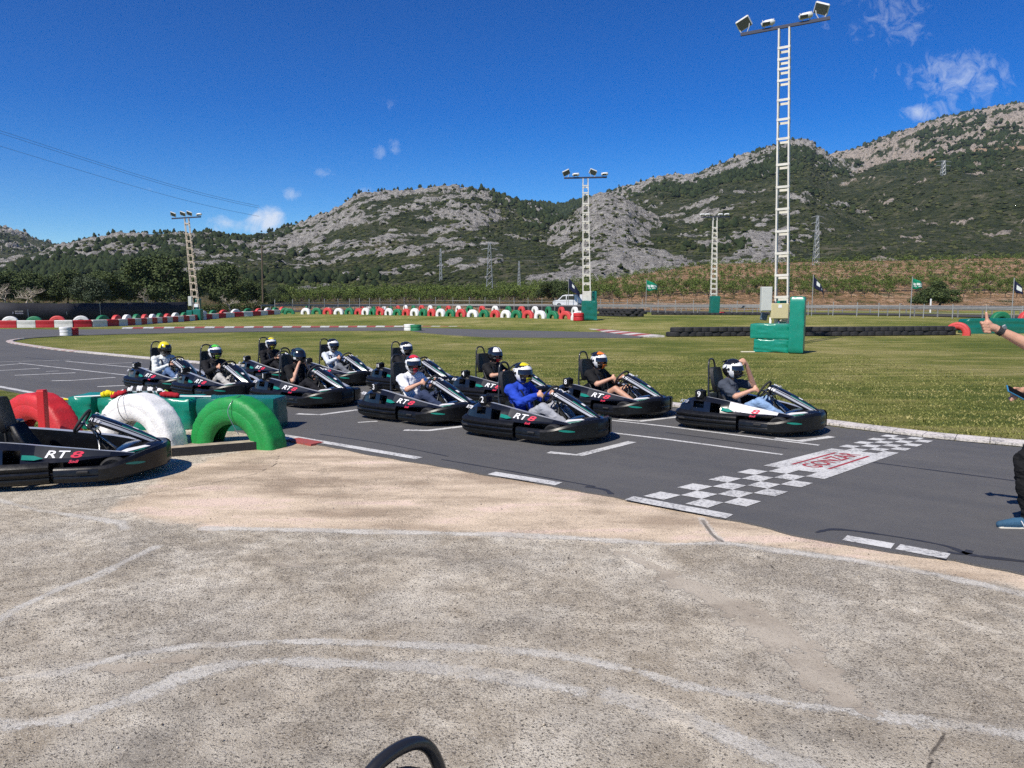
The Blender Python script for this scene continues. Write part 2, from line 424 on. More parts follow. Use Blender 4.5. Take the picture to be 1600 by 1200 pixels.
def concrete_mat():
    t = NT('worn_concrete', .88); t.p.inputs['Specular IOR Level'].default_value = .25
    big = t.noise(.55, 5, .6); mid = t.noise(2.7, 6, .68, dist=.4); pat = t.noise(9, 5, .7)
    grit = t.noise(72, 6, .78); peb = t.voro(85, vec=t.stretch((1, 1, .2))); pebc = t.voro(85, out='Color', vec=t.stretch((1, 1, .2))); fine = t.noise(170, 3, .7)
    # exposed-aggregate slab
    f = t.math('ADD', t.math('MULTIPLY', big, .55), t.math('MULTIPLY', mid, .6))
    base = t.ramp(t.rng(f, .46, .68), [(0, (.41, .35, .26)), (.3, (.57, .50, .385)), (.62, (.71, .635, .50)), (1, (.82, .75, .61))])
    dirty = t.rng(t.math('ADD', t.noise(.62, 6, .68, dist=.6), t.math('MULTIPLY', t.math('SUBTRACT', pat, .5), .55)), .40, .62)
    base = t.mix(t.math('MULTIPLY', dirty, .58), base, (.33, .28, .205))
    gray = t.rng(t.noise(.9, 4, .6), .45, .60, 0, .5); base = t.mix(gray, base, t.mix(.5, base, (.44, .43, .39)))
    th = t.math('ADD', grit, t.math('MULTIPLY', t.math('SUBTRACT', dirty, .5), .10))
    dspeck = t.rng(th, .53, .61); lspeck = t.rng(t.noise(105, 4, .7), .55, .63)
    mort = t.mix(t.math('MULTIPLY', dspeck, .62), base, (.095, .078, .060))
    mort = t.mix(t.math('MULTIPLY', lspeck, .6), mort, (.86, .80, .68))
    sepn = t.N.new('ShaderNodeSeparateColor'); t.L.new(pebc, sepn.inputs[0])
    pcol = t.ramp(sepn.outputs[0], [(0, (.10, .09, .08)), (.3, (.26, .22, .18)), (.55, (.43, .37, .30)), (.8, (.58, .53, .46)), (1, (.30, .26, .24))])
    pebm = t.math('MULTIPLY', t.rng(peb, .34, .26), t.rng(t.math('ADD', pat, t.math('MULTIPLY', mid, .6)), .72, .86))
    agg = t.mix(t.math('MULTIPLY', pebm, .75), mort, pcol)
    pits = t.rng(t.noise(58, 3, .6), .61, .66); agg = t.mix(t.math('MULTIPLY', pits, .8), agg, (.05, .043, .036))
    stain = t.rng(t.noise(1.1, 5, .7, dist=.6), .56, .70, 0, .5); agg = t.mix(stain, agg, t.mix(.72, agg, (.055, .052, .05)))
    # smoother pink-buff apron by the track
    af = t.ramp(t.rng(t.math('ADD', t.math('MULTIPLY', big, .5), t.math('MULTIPLY', t.noise(1.7, 5, .6, vec=t.stretch((.5, 1.6, 1), (0, 0, .5))), .6)), .46, .64), [(0, (.42, .325, .23)), (.4, (.59, .475, .345)), (.75, (.72, .585, .43)), (1, (.78, .61, .49))])
    af = t.mix(t.rng(grit, .48, .62, 0, .6), af, t.mix(.5, af, (.2, .155, .105))); af = t.mix(t.rng(fine, .5, .75, 0, .3), af, (.68, .60, .48))
    dk = t.rng(t.noise(.8, 5, .65, dist=.5), .50, .60, 0, .75); af = t.mix(t.math('MULTIPLY', dk, t.rng(grit, .42, .58)), af, (.22, .175, .125))
    wob = t.math('MULTIPLY', t.math('SUBTRACT', t.noise(3.5, 5, .65), .5), .9)
    am = t.rng(t.math('ADD', t.attr('apron'), t.math('ADD', t.math('MULTIPLY', wob, 1.1), t.math('MULTIPLY', t.math('SUBTRACT', grit, .5), .5))), .30, .62)
    c = t.mix(am, agg, af)
    # trowelled cement lines
    mw = t.math('ADD', t.attr('mortar'), t.math('ADD', t.math('MULTIPLY', wob, 1.5), t.math('MULTIPLY', t.math('SUBTRACT', grit, .5), 2.0)))
    mw = t.math('ADD', mw, t.math('MULTIPLY', t.math('SUBTRACT', t.noise(1.3, 4, .65), .5), 1.5))
    mm = t.math('MULTIPLY', t.rng(mw, .42, .62), t.rng(t.noise(2.3, 5, .65), .34, .48, .4, 1.0))
    mm = t.math('MULTIPLY', mm, t.rng(t.attr('mortar'), .02, .2))
    mcol = t.mix(t.rng(grit, .42, .6), (.52, .50, .44), (.74, .715, .65)); mcol = t.mix(t.rng(mid, .45, .6, 0, .55), mcol, (.36, .335, .295))
    c = t.mix(t.math('MULTIPLY', mm, .80), c, mcol)
    sm = t.rng(t.math('ADD', t.attr('patch'), t.math('ADD', t.math('MULTIPLY', wob, 2.0), t.math('MULTIPLY', t.math('SUBTRACT', pat, .5), 2.4))), .58, .66)
    c = t.mix(t.math('MULTIPLY', sm, .85), c, t.mix(t.rng(mid, .4, .6), (.33, .285, .225), (.43, .38, .305)))
    ck = t.rng(t.math('ADD', t.attr('crack'), t.math('MULTIPLY', wob, .5)), .62, .8); c = t.mix(t.math('MULTIPLY', ck, .75), c, (.07, .06, .05))
    flat = t.math('SUBTRACT', 1.0, t.math('MULTIPLY', t.math('MAXIMUM', sm, t.math('MULTIPLY', mm, .6)), .85), True)
    h = t.math('ADD', t.math('MULTIPLY', grit, .9), t.math('ADD', t.math('MULTIPLY', pebm, .5), t.math('MULTIPLY', pits, -.9)))
    h = t.math('MULTIPLY', h, t.math('MULTIPLY', flat, t.math('SUBTRACT', 1.0, t.math('MULTIPLY', am, .62))))
    h = t.math('ADD', h, t.math('MULTIPLY', fine, .3))
    return t.done(c, t.bump(h, .95, .02))

def paint_mat(name, col, worn=.35):
    t = NT(name, .7)
    n = t.noise(28, 7, .75); b = t.noise(3, 4, .6); ag = t.noise(120, 3, .7)
    w = t.rng(t.math('ADD', n, t.math('MULTIPLY', b, .35)), .655, .82, 0, worn * 2)
    c = t.mix(w, t.mix(t.rng(b, .3, .7), col, tuple(q * .86 for q in col)), (.10, .10, .102))
    return t.done(c, t.bump(ag, .4, .01))

def rubber_track_mat():
    t = NT('tar_seal', .55); n = t.noise(8, 5, .7); return t.done(t.mix(n, (.018, .018, .02), (.045, .045, .047)))

LAWN, ASPHALT, CONCRETE = lawn_mat(), asphalt_mat(), concrete_mat()
PAINT = paint_mat('white_road_paint', (.62, .62, .60), .45)
PAINT_OLD = paint_mat('faded_white_paint', (.62, .58, .54), .45)
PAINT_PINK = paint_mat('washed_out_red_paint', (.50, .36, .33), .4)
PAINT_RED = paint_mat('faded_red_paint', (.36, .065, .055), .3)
TAR = rubber_track_mat()

# ------------------------------------------------------------------ lawns
gx = np.concatenate([np.linspace(-160, -60, 11)[:-1], np.linspace(-60, 75, 91), np.linspace(75, 170, 11)[1:]])
gy = np.concatenate([np.linspace(-60, 0, 9)[:-1], np.linspace(0, 150, 101)])
GX, GY = np.meshgrid(gx, gy)
V = np.stack([GX, GY, gz(GX, GY) + 0.02 * (fbm(GX * .15, GY * .15) - .5) * smooth(14, 30, GY)], -1).reshape(-1, 3)
def grid_faces(nr, nc):
    i = np.arange(nr - 1)[:, None] * nc + np.arange(nc - 1)[None, :]
    i = i.ravel(); return np.stack([i, i + 1, i + nc + 1, i + nc], 1)
lawn = struct(np_mesh('lawn', V, grid_faces(len(gy), len(gx)), LAWN, smooth_=True))

# ------------------------------------------------------------------ asphalt
A_Z = 0.03
near_edge_px = [(1790, 935), (1600, 897), (1490, 877), (1330, 850), (1240, 832), (1140, 811), (1040, 793), (985, 782), (960, 775), (830, 753), (700, 731), (580, 709), (465, 689), (330, 667), (180, 641), (90, 624), (0, 607), (-200, 575), (-500, 540)]
infield_px = [(38, 529), (12, 533), (12, 536), (40, 541), (90, 548), (180, 557), (277, 566), (400, 576), (560, 588), (720, 598), (880, 616), (1046, 636), (1285, 664), (1320, 669), (1460, 686), (1600, 699), (1790, 719)]
far_edge_px = [(-500, 512.5), (-200, 512.5), (0, 514), (100, 515), (170, 514.3), (300, 513), (460, 512), (640, 511.5), (760, 513), (900, 514.5), (960, 518), (1005, 526)]
infield_top_px = [(1000, 527.5), (920, 527.5), (760, 526.5), (700, 523), (660, 519.5), (640, 516.3), (520, 516.6), (420, 517.6), (300, 519.5), (200, 521.5), (100, 524.5), (60, 527)]
NEAR = [at(u, v, A_Z) for u, v in near_edge_px]
_d = []
for _a, _b in zip(NEAR[:-1], NEAR[1:]):
    _n = max(1, int((_b - _a).length / .09)) if _a.y < 14 else 1
    for _i in range(_n):
        _p = _a.lerp(_b, _i / _n); _j = (float(fbm(np.array([_p.x * 2.2]), np.array([_p.y * 2.2]), o=4)[0]) - .5) * .16; _d.append(_p + Vector((_j * .62, _j * .78, 0)) * (1 if _n > 1 else 0))
NEAR = _d + [NEAR[-1]]
INF = [at(u, v, A_Z) for u, v in infield_px]
FARE = [at(u, v, A_Z) for u, v in far_edge_px]
INT = [at(u, v, A_Z) for u, v in infield_top_px]
struct(poly_sheet('track', NEAR + FARE + INT + INF, A_Z, ASPHALT, skirt=.12))

# ------------------------------------------------------------------ concrete slab, close grid so the cement lines can be laid out
xs = np.concatenate([np.linspace(-40, -9, 16)[:-1], np.arange(-9, 7.01, .032), np.linspace(7.2, 30, 8)])
ys = np.concatenate([np.linspace(-25, 1.6, 14)[:-1], np.arange(1.6, 10.6, .032), np.linspace(10.8, 12.5, 4)])
CX, CY = np.meshgrid(xs, ys); cx, cy = CX.ravel(), CY.ravel()

def seg_dist(px, py, line):
    d = np.full(px.shape, 1e9)
    for a, b in zip(line[:-1], line[1:]):
        ax, ay, bx, by = a[0], a[1], b[0], b[1]; vx, vy = bx - ax, by - ay
        t = np.clip(((px - ax) * vx + (py - ay) * vy) / max(vx * vx + vy * vy, 1e-9), 0, 1)
        d = np.minimum(d, (px - ax - t * vx) ** 2 + (py - ay - t * vy) ** 2)
    return np.sqrt(d)
def inside(px, py, poly):
    r = np.zeros(px.shape, bool); n = len(poly); j = n - 1
    for i in range(n):
        xi, yi, xj, yj = poly[i][0], poly[i][1], poly[j][0], poly[j][1]
        cnd = ((yi > py) != (yj > py)) & (px < (xj - xi) * (py - yi) / (yj - yi + 1e-12) + xi); r ^= cnd; j = i
    return r
near_line = [at(u, v, 0) for u, v in near_edge_px]
d_edge = seg_dist(cx, cy, near_line)
slab_poly = [(30, -25)] + [tuple(p[:2]) for p in near_line[:13]] + [tuple(at(330, 668, 0)[:2]), tuple(at(200, 668, 0)[:2]), tuple(at(-100, 662, 0)[:2]), (-40, 12), (-40, -25)]
ok = inside(cx, cy, slab_poly) | (d_edge < .12)
apron_px = [(235, 762), (330, 718), (465, 688), (580, 707), (700, 729), (830, 751), (960, 773), (1040, 791), (1140, 809), (1240, 830), (1330, 848), (1490, 875), (1600, 895), (1790, 933), (1790, 970), (1600, 921), (1465, 899), (1320, 873), (1130, 849), (1060, 853), (980, 848), (800, 838), (600, 832), (450, 829), (330, 826), (250, 815), (180, 800)]
ap = [at(u, v, 0) for u, v in apron_px]; ins = inside(cx, cy, ap); da = seg_dist(cx, cy, ap + ap[:1])
apron = np.clip(.5 + np.where(ins, da, -da) / .5, 0, 1)
mort_lines = [([(320, 829), (450, 831), (600, 834), (700, 837), (800, 840), (900, 845), (980, 850), (1060, 855), (1130, 852)], .045),
              ([(1130, 852), (1115, 838), (1100, 822), (1095, 812)], .03), ([(1130, 852), (1200, 862), (1320, 877), (1465, 903), (1600, 932), (1700, 958)], .045),
              ([(-60, 1005), (0, 972), (50, 945), (100, 922), (150, 905), (200, 880), (245, 858)], .035), ([(-40, 775), (0, 785), (60, 800), (120, 808), (190, 820), (195, 830)], .035),
              ([(-60, 1080), (0, 1070), (90, 1058), (200, 1030), (300, 1015), (400, 1009), (500, 1007), (600, 1010), (700, 1015), (800, 1022), (870, 1028), (950, 1045), (1000, 1055), (1060, 1075), (1150, 1090), (1250, 1108), (1350, 1120), (1450, 1130), (1600, 1160), (1750, 1200)], .032),
              ([(-40, 1145), (10, 1140), (80, 1136), (130, 1124), (200, 1100), (240, 1085), (280, 1066), (350, 1046), (430, 1038), (500, 1042), (560, 1045), (650, 1047), (730, 1055), (800, 1065), (880, 1080), (905, 1086)], .05),
              ([(950, 1092), (1000, 1105), (1060, 1125), (1120, 1150), (1160, 1170), (1200, 1186), (1270, 1210), (1320, 1260)], .05),
              ([(1350, 1122), (1450, 1136), (1560, 1150), (1700, 1170)], .05)]
mortar = np.zeros_like(cx)
for px, w in mort_lines:
    d = seg_dist(cx, cy, [at(u, v, 0) for u, v in px]); mortar = np.maximum(mortar, np.clip(1.05 - d / (w * 2.0), 0, 1))
patch = np.zeros_like(cx)
for px, w in [([(975, 868), (1050, 903), (1110, 925)], .05), ([(1060, 915), (1130, 945), (1190, 985), (1240, 1030), (1290, 1075), (1330, 1108)], .10), ([(1110, 930), (1190, 965), (1260, 1020), (1335, 1100)], .06), ([(440, 885), (470, 888)], .04), ([(300, 1030), (240, 1042), (160, 1050)], .04)]:
    d = seg_dist(cx, cy, [at(u, v, 0) for u, v in px]); patch = np.maximum(patch, np.clip(1.1 - d / (w * 2.0), 0, 1))
crack = np.zeros_like(cx)
for px, w in [([(100, 795), (150, 782), (260, 768), (330, 757), (400, 742), (430, 728), (436, 714)], .012), ([(1097, 815), (1112, 838), (1128, 850)], .02), ([(1475, 1145), (1470, 1165), (1455, 1185), (1450, 1210)], .012), ([(620, 905), (660, 930), (690, 960), (760, 985), (800, 1010)], .006), ([(60, 850), (120, 870), (140, 900), (210, 940)], .006), ([(1180, 870), (1230, 905), (1330, 925), (1420, 960), (1500, 975)], .007), ([(330, 1090), (380, 1120), (470, 1140), (520, 1185)], .006), ([(880, 860), (905, 905), (950, 930)], .005)]:
    d = seg_dist(cx, cy, [at(u, v, 0) for u, v in px]); crack = np.maximum(crack, np.clip(1.1 - d / (w * 2.2), 0, 1))
cz = .018 + .012 * (fbm(cx * .8, cy * .8, o=3) - .5) + .004 * (fbm(cx * 5, cy * 5, o=3) - .5) + .004 * mortar - .006 * crack
cz = np.where(d_edge < .35, np.minimum(cz, .012 + .02 * d_edge), cz)
fc = grid_faces(len(ys), len(xs)); keep = ok[fc].all(1)
slab = struct(np_mesh('concrete_slab', np.stack([cx, cy, cz], 1), fc[keep], CONCRETE, smooth_=True))
for n_, a_ in (('apron', apron), ('mortar', mortar), ('patch', patch), ('crack', crack)): attr(slab, n_, a_)

# loose grit on the slab
def grit():
    n = 5200; x = RNG.uniform(-6, 6, n); y = RNG.uniform(2.3, 9.5, n); k = inside(x, y, slab_poly) & (seg_dist(x, y, near_line) > .1); k &= (fbm(x * .9, y * .9) > .47) | (RNG.random(n) < .25); x, y = x[k], y[k]; n = len(x)
    base = np.array([(1, 0, 0), (-1, 0, 0), (0, 1, 0), (0, -1, 0), (0, 0, .7), (0, 0, -.5)], float); fa = np.array([(0, 2, 4), (2, 1, 4), (1, 3, 4), (3, 0, 4), (2, 0, 5), (1, 2, 5), (3, 1, 5), (0, 3, 5)])
    sz = .0022 + .0065 * RNG.random(n) ** 3; V = base[None] * sz[:, None, None] * RNG.uniform(.6, 1.4, (n, 6, 3)); a = RNG.uniform(0, 6.28, n)[:, None]
    X = V[..., 0] * np.cos(a) - V[..., 1] * np.sin(a); Y = V[..., 0] * np.sin(a) + V[..., 1] * np.cos(a)
    V = np.stack([X + x[:, None], Y + y[:, None], V[..., 2] + .021], -1).reshape(-1, 3)
    t = NT('loose_grit', .9); m = t.done(t.ramp(t.noise(40, 2, .5), [(.35, (.09, .075, .06)), (.5, (.34, .29, .22)), (.65, (.62, .56, .46))]))
    o = stuff(np_mesh('grit', V, (fa[None] + (np.arange(n) * 6)[:, None, None]).reshape(-1, 3), m)); o['label'] = 'loose stone grit scattered over the concrete'
grit()

# ------------------------------------------------------------------ painted markings
PZ = A_Z + .004
mb = MB()
def line_px(px, w, wob=0.0): ribbon(mb, [at(u, v, PZ) for u, v in px], w, PZ, 0, wob)
for ln in ([(-14.79, 22.76), (-9.7, 19.0), (-4, 14.65), (2.05, 10.02), (3.24, 8.98)], [(-13.8, 23.49), (-10.01, 20.81), (-4, 16.0), (2.26, 11.08), (3.92, 9.58)]):
    ribbon(mb, ln, .075, PZ)
for px, w in [([(857, 706.5), (905, 711), (988, 690)], .13), ([(1210, 684.5), (1250, 689), (1300, 682)], .12), ([(967, 655), (1000, 658), (1062, 651)], .11), ([(631, 672), (670, 672.5), (724, 666)], .12), ([(464, 646.5), (500, 648), (560, 640)], .12),
              ([(525, 604.5), (580, 602.5)], .11), ([(559, 660), (590, 658)], .07), ([(23, 586.4), (118, 582.4)], .11), ([(80, 595), (110, 594.5), (180, 589.5)], .12), ([(152, 604), (200, 602)], .11), ([(-20, 580), (62, 575.5)], .1), ([(-20, 572.5), (28, 568.5)], .1), ([(72, 580.5), (92, 579.5)], .06),
              ([(160, 568.5), (222, 566)], .08), ([(-20, 566), (110, 562.5)], .07)]: line_px(px, w)
line_px([(-220, 572), (0, 604), (90, 621), (180, 638), (330, 662), (460, 683), (655, 716)], .13)
line_px([(768, 739), (873, 756)], .15)
line_px([(1320, 840), (1395, 853)], .15); line_px([(1403, 854), (1482, 869)], .15)
struct(mb.build('track_marking', PAINT))

# chequered start line: paint squares either side of a lettered white block
mb = MB()
Q = [Vector(at(u, v, PZ)) for u, v in ((1005, 775), (1142, 800), (1466, 686), (1385, 679))]
def sl(s, t):
    a = Q[0].lerp(Q[1], s); b = Q[3].lerp(Q[2], s); p = a.lerp(b, t); return (p.x, p.y, PZ + .001)
def cell(s0, s1, t0, t1): mb.add([sl(s0, t0), sl(s1, t0), sl(s1, t1), sl(s0, t1)], [(0, 1, 2, 3)])
NR1, T1 = 8, .40; NR2, T2 = 8, .70
for i in range(NR1):
    for j in range(4):
        if (i + j) % 2 == 0: cell(j / 4, (j + 1) / 4, T1 * i / NR1, T1 * (i + 1) / NR1)
cell(0, 1, T1, T2)
for i in range(NR2):
    for j in range(4):
        if (i + j) % 2 == 1: cell(j / 4, (j + 1) / 4, T2 + (1 - T2) * i / NR2, T2 + (1 - T2) * (i + 1) / NR2)
p0, p1 = at(983, 778, PZ), at(1140, 807, PZ); ribbon(mb, [p0, p1], .16, PZ + .001)
start_line = struct(mb.build('start_line_marking', PAINT))
SL_RED = paint_mat('red_lettering_paint', (.38, .03, .045), .25)
ctr = Vector(sl(.5, (T1 + T2) / 2)); ax_t = (Vector(sl(.5, T2)) - Vector(sl(.5, T1))).normalized()
ang = math.atan2(ax_t.y, ax_t.x)
text('lettering', 'GONZAR', .30, SL_RED, start_line, (ctr.x, ctr.y, PZ + .004), (0, 0, ang), ext=.0005, sx=.86, bold=.003)
for s_ in (.24, .76):
    q = MB(); a, b = Vector(sl(s_, T1 + .05)), Vector(sl(s_, T2 - .05)); ribbon(q, [a, b], .035, PZ + .003); q.build('lettering_rule', SL_RED, start_line)

# tar seals and drag marks on the asphalt
mb = MB()
for px, w in [([(1330, 722), (1450, 738), (1600, 758), (1760, 782)], .035), ([(1275, 838), (1300, 833), (1340, 836), (1420, 848), (1480, 860), (1520, 874), (1600, 884), (1760, 908)], [.03, .05, .04, .03, .04, .06, .05, .04]), ([(1480, 869), (1505, 872), (1515, 866)], .06),
              ([(1040, 679), (1230, 705)], .03), ([(690, 722), (800, 741), (930, 765)], .03), ([(915, 765), (945, 770), (955, 777)], .05), ([(500, 682), (600, 697), (700, 717)], .022), ([(40, 560), (200, 575)], .05)]:
    P = catmull([at(u, v, 0) for u, v in px], 6)
    ribbon(mb, P, (w if not isinstance(w, list) else [np.interp(i / (len(P) - 1), np.linspace(0, 1, len(w)), w) for i in range(len(P))]), PZ - .002, 0, .3)
struct(mb.build('tar_seal', TAR))

# ------------------------------------------------------------------ kerbs: red and white blocks, one object each
def kerb(name, px, n, w, h, first=0, z=0.0, out=1):
    P = [Vector((p.x, p.y, 0)) for p in (at(u, v, z) for u, v in px)]
    P = catmull(P, 10); L = [0]
    for a, b in zip(P[:-1], P[1:]): L.append(L[-1] + (b - a).length)
    def pt(s):
        s = min(max(s, 0), L[-1] - 1e-6); i = max(k for k in range(len(L)) if L[k] <= s); i = min(i, len(P) - 2)
        return P[i].lerp(P[i + 1], (s - L[i]) / max(L[i + 1] - L[i], 1e-6)), (P[i + 1] - P[i]).normalized()
    root = bpy.data.objects.new(name, None); COL.objects.link(root); struct(root)
    for i in range(n):
        s0, s1 = L[-1] * i / n + .004, L[-1] * (i + 1) / n - .004
        q = MB(); rings = []
        for k in range(4):
            c, t = pt(s0 + (s1 - s0) * k / 3); nrm = Vector((-t.y, t.x, 0)) * out; zb = float(gz(c.x, c.y))
            rings.append([c + Vector((0, 0, A_Z - .02)), c + Vector((0, 0, A_Z + .012)), c + nrm * w * .7 + Vector((0, 0, A_Z + h)), c + nrm * w + Vector((0, 0, A_Z + h * .9)), c + nrm * w + Vector((0, 0, -.05))])
        q.loft(rings, 0, True)
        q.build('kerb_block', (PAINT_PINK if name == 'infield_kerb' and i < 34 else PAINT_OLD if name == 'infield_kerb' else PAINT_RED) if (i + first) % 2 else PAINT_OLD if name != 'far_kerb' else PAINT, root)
    return root
kerb('far_kerb', [(190, 514), (300, 513), (460, 512), (640, 511.5), (760, 513), (890, 514.4)], 48, .85, .07, out=1)
kerb('corner_kerb', [(905, 516.5), (935, 518.5), (970, 523), (1008, 527.3)], 9, 1.1, .08, out=1)
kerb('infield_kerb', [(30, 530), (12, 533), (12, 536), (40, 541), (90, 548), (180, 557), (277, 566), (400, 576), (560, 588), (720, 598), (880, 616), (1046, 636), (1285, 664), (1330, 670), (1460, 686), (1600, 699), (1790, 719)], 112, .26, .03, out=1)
kerb('pit_kerb', [(506, 695.5), (470, 689), (430, 682)], 2, .2, .012, first=1, out=1)

# ------------------------------------------------------------------ grass blades on the near lawn edges
def blades():
    n = 42000
    lo = np.array([-12.0, 9.0]); hi = np.array([12.0, 26.0])
    px = RNG.uniform(lo[0], hi[0], n * 4); py = lo[1] + (hi[1] - lo[1]) * RNG.random(n * 4) ** 2.6
    poly = [tuple(p[:2]) for p in INF] + [(30, 10), (40, 60), (-40, 60)]
    inm = inside(px, py, poly)
    d = seg_dist(px, py, INF)
    inm &= d > .34
    wx, wy = RNG.uniform(-9.5, -3.4, 9000), RNG.uniform(9.6, 16, 9000)
    wedge = [tuple(at(u, v, 0)[:2]) for u, v in ((-250, 584), (0, 611), (90, 628), (200, 648), (260, 662), (100, 700), (-400, 690))]
    iw = inside(wx, wy, wedge)
    px, py = np.concatenate([px[inm][:n], wx[iw]]), np.concatenate([py[inm][:n], wy[iw]]); n = len(px)
    a = RNG.uniform(0, 2 * math.pi, n); h = RNG.uniform(.012, .04, n) * (1 + .6 * (fbm(px * .6, py * .6) - .5)); w = RNG.uniform(.006, .014, n); l = RNG.uniform(-.03, .03, (n, 2))
    b = np.stack([px, py, np.zeros(n)], 1); s = np.stack([np.cos(a) * w, np.sin(a) * w, 0 * w], 1)
    tip = b + np.stack([l[:, 0], l[:, 1], h], 1)
    V = np.stack([b - s, b + s, tip], 1).reshape(-1, 3)
    t = NT('grass_blade', .75); c = t.ramp(t.noise(.8, 4, .7), [(.3, (.115, .142, .026)), (.5, (.205, .205, .05)), (.68, (.38, .325, .13))]); m = t.done(c)
    stuff(np_mesh('grass', V, np.arange(len(V)).reshape(-1, 3), m))
blades()

# ------------------------------------------------------------------ fields and hills
NA, A0, A1 = 1250, -.98, .98
avals = np.linspace(A0, A1, NA)
depths = np.concatenate([np.linspace(75, 130, 12)[:-1], np.linspace(130, 290, 70)[:-1], 290 * (1950 / 290) ** np.linspace(0, 1, 290)])
ND = len(depths)

def prof(px, a):
    """skyline given as picture points -> rise per metre of depth at slope a"""
    A = np.array([ray(u, v)[0] for u, v in px]); E = np.array([ray(u, v)[1] for u, v in px]); return np.interp(a, A, E)

AA, YY = np.meshgrid(avals, depths)
XX = AA * YY
# field: flat on the left, climbing orchard terraces on the right
f_top = [(-400, 462), (300, 462), (430, 458), (600, 456), (760, 452), (880, 446), (960, 436), (1030, 424), (1110, 412), (1300, 408), (1450, 406), (1600, 402), (2000, 396)]
z_far = EYE + prof(f_top, AA) * 270.0
ft = np.clip((YY - 122) / (270 - 122), 0, 1)
terr = ft ** 1.15
step = 14.0
tq = ft * step; terr_step = (np.floor(tq) + smooth(.62, .98, tq - np.floor(tq))) / step
w_t = smooth(.02, .16, AA) * .75
terr = terr * (1 - w_t) + terr_step ** 1.05 * w_t
Z = .55 + (z_far - .55) * terr
Z = np.where(YY < 122, gz(XX, YY) - .35 * (1 - smooth(100, 122, YY)), Z)

hills = [  # skyline, ridge depth, foot depth, shape, rock share
    ('far_left', [(-700, 300), (-300, 322), (-120, 338), (0, 355), (20, 359), (40, 367), (60, 374), (80, 380), (105, 387), (140, 398), (200, 420), (300, 450)], 1100, 500, 1.0, .18),
    ('left', [(-300, 440), (-100, 425), (0, 412), (60, 399), (90, 389), (120, 381), (160, 373), (200, 367), (240, 366), (270, 364), (300, 366), (330, 367), (360, 371), (390, 374), (420, 374), (480, 385), (600, 410)], 620, 260, .9, .26),
    ('central', [(260, 440), (330, 400), (385, 375), (420, 363), (450, 353), (480, 344), (510, 335), (530, 323), (545, 313), (570, 305), (600, 302), (640, 300), (680, 297), (710, 294), (740, 296), (770, 301), (800, 311), (830, 321), (860, 332), (900, 352), (960, 400), (1040, 450)], 820, 285, .95, .52),
    ('saddle', [(700, 330), (780, 316), (830, 318), (870, 321), (900, 316), (930, 308), (960, 300), (1000, 300), (1060, 330)], 1350, 700, 1.0, .06),
    ('middle', [(820, 380), (900, 335), (940, 308), (960, 299), (990, 289), (1020, 278), (1050, 274), (1080, 273), (1110, 263), (1140, 251), (1170, 243), (1200, 233), (1230, 225), (1250, 221), (1268, 223), (1280, 234), (1300, 246), (1350, 262), (1420, 300), (1500, 340)], 1150, 300, 1.0, .30),
    ('right', [(1180, 280), (1250, 258), (1310, 241), (1350, 231), (1380, 216), (1410, 205), (1450, 191), (1500, 179), (1540, 171), (1580, 164), (1600, 162), (1700, 156), (1800, 160), (2000, 190), (2300, 260)], 1700, 300, 1.02, .30),
    ('spur', [(780, 430), (830, 388), (850, 364), (870, 353), (890, 340), (910, 322), (930, 308), (950, 305), (975, 314), (1000, 327), (1030, 342), (1060, 354), (1090, 370), (1110, 388), (1130, 410), (1150, 440)], 640, 285, .85, .66),
    ('knoll', [(1070, 430), (1090, 400), (1115, 372), (1140, 350), (1170, 338), (1205, 334), (1235, 348), (1258, 372), (1285, 405), (1320, 430)], 520, 290, .9, .46),
]
rockb = np.zeros_like(Z); hill_id = np.full(Z.shape, -1); rel = np.zeros_like(Z)
base_line = EYE + (prof(f_top, AA)) * YY * .98
base_line = np.where(YY > 270, np.minimum(base_line, z_far + (YY - 270) * .035), -50)
Z = np.where(YY > 270, base_line, Z)
for i, (nm, px, R, B, sh, rk) in enumerate(hills):
    Rr = R * (1 + .10 * (fbm(avals * 9 + i * 5, avals * 0 + i, o=3) - .5))[None, :]
    ends = [(px[0][0] - 60, 620)] + px + [(px[-1][0] + 60, 620)]
    E = prof(ends, AA)
    jag = (fbm(avals * 160, avals * 0 + 3.3 * i, o=3) - .5)[None, :] * .0035
    zr = EYE + (E + jag * (.4 + rk)) * Rr
    t = np.clip((YY - B) / (Rr - B), 0, 1)
    zb = np.minimum(z_far + (B - 270) * .03, EYE + .02 * B)
    up = zb + (zr - zb) * t ** sh
    dn = zr - (YY - Rr) * .55
    z = np.where(YY <= Rr, up, dn)
    z = np.where(YY < B, -60, z)
    # spurs and gullies running down the slope
    g1 = fbm(XX / 85 + i * 7, YY / 190 + i * 3, o=4) - .5
    z = z + g1 * (R / 38) * np.sin(np.pi * np.clip(t, 0, 1)) ** .8 * (YY <= Rr)
    m = z > Z
    Z = np.where(m, z, Z); rockb = np.where(m, rk, rockb); hill_id = np.where(m, i, hill_id); rel = np.where(m, t, rel)

on_hill = hill_id >= 0
th = math.radians(27)
p1 = (XX * math.cos(th) + Z * 2.2 * math.sin(th)); p2 = (-XX * math.sin(th) + Z * 2.2 * math.cos(th))
k = 1.0 + (YY / 700.0)
strata = fbm(p1 / (34 * k), p2 / (9 * k), YY / 60, o=5, gain=.6)
patchy = fbm(XX / 120, Z / 60, YY / 240, o=4, gain=.55)
fine_r = fbm(XX / 9, Z / 5, YY / 14, o=3)
bias = rockb.copy()
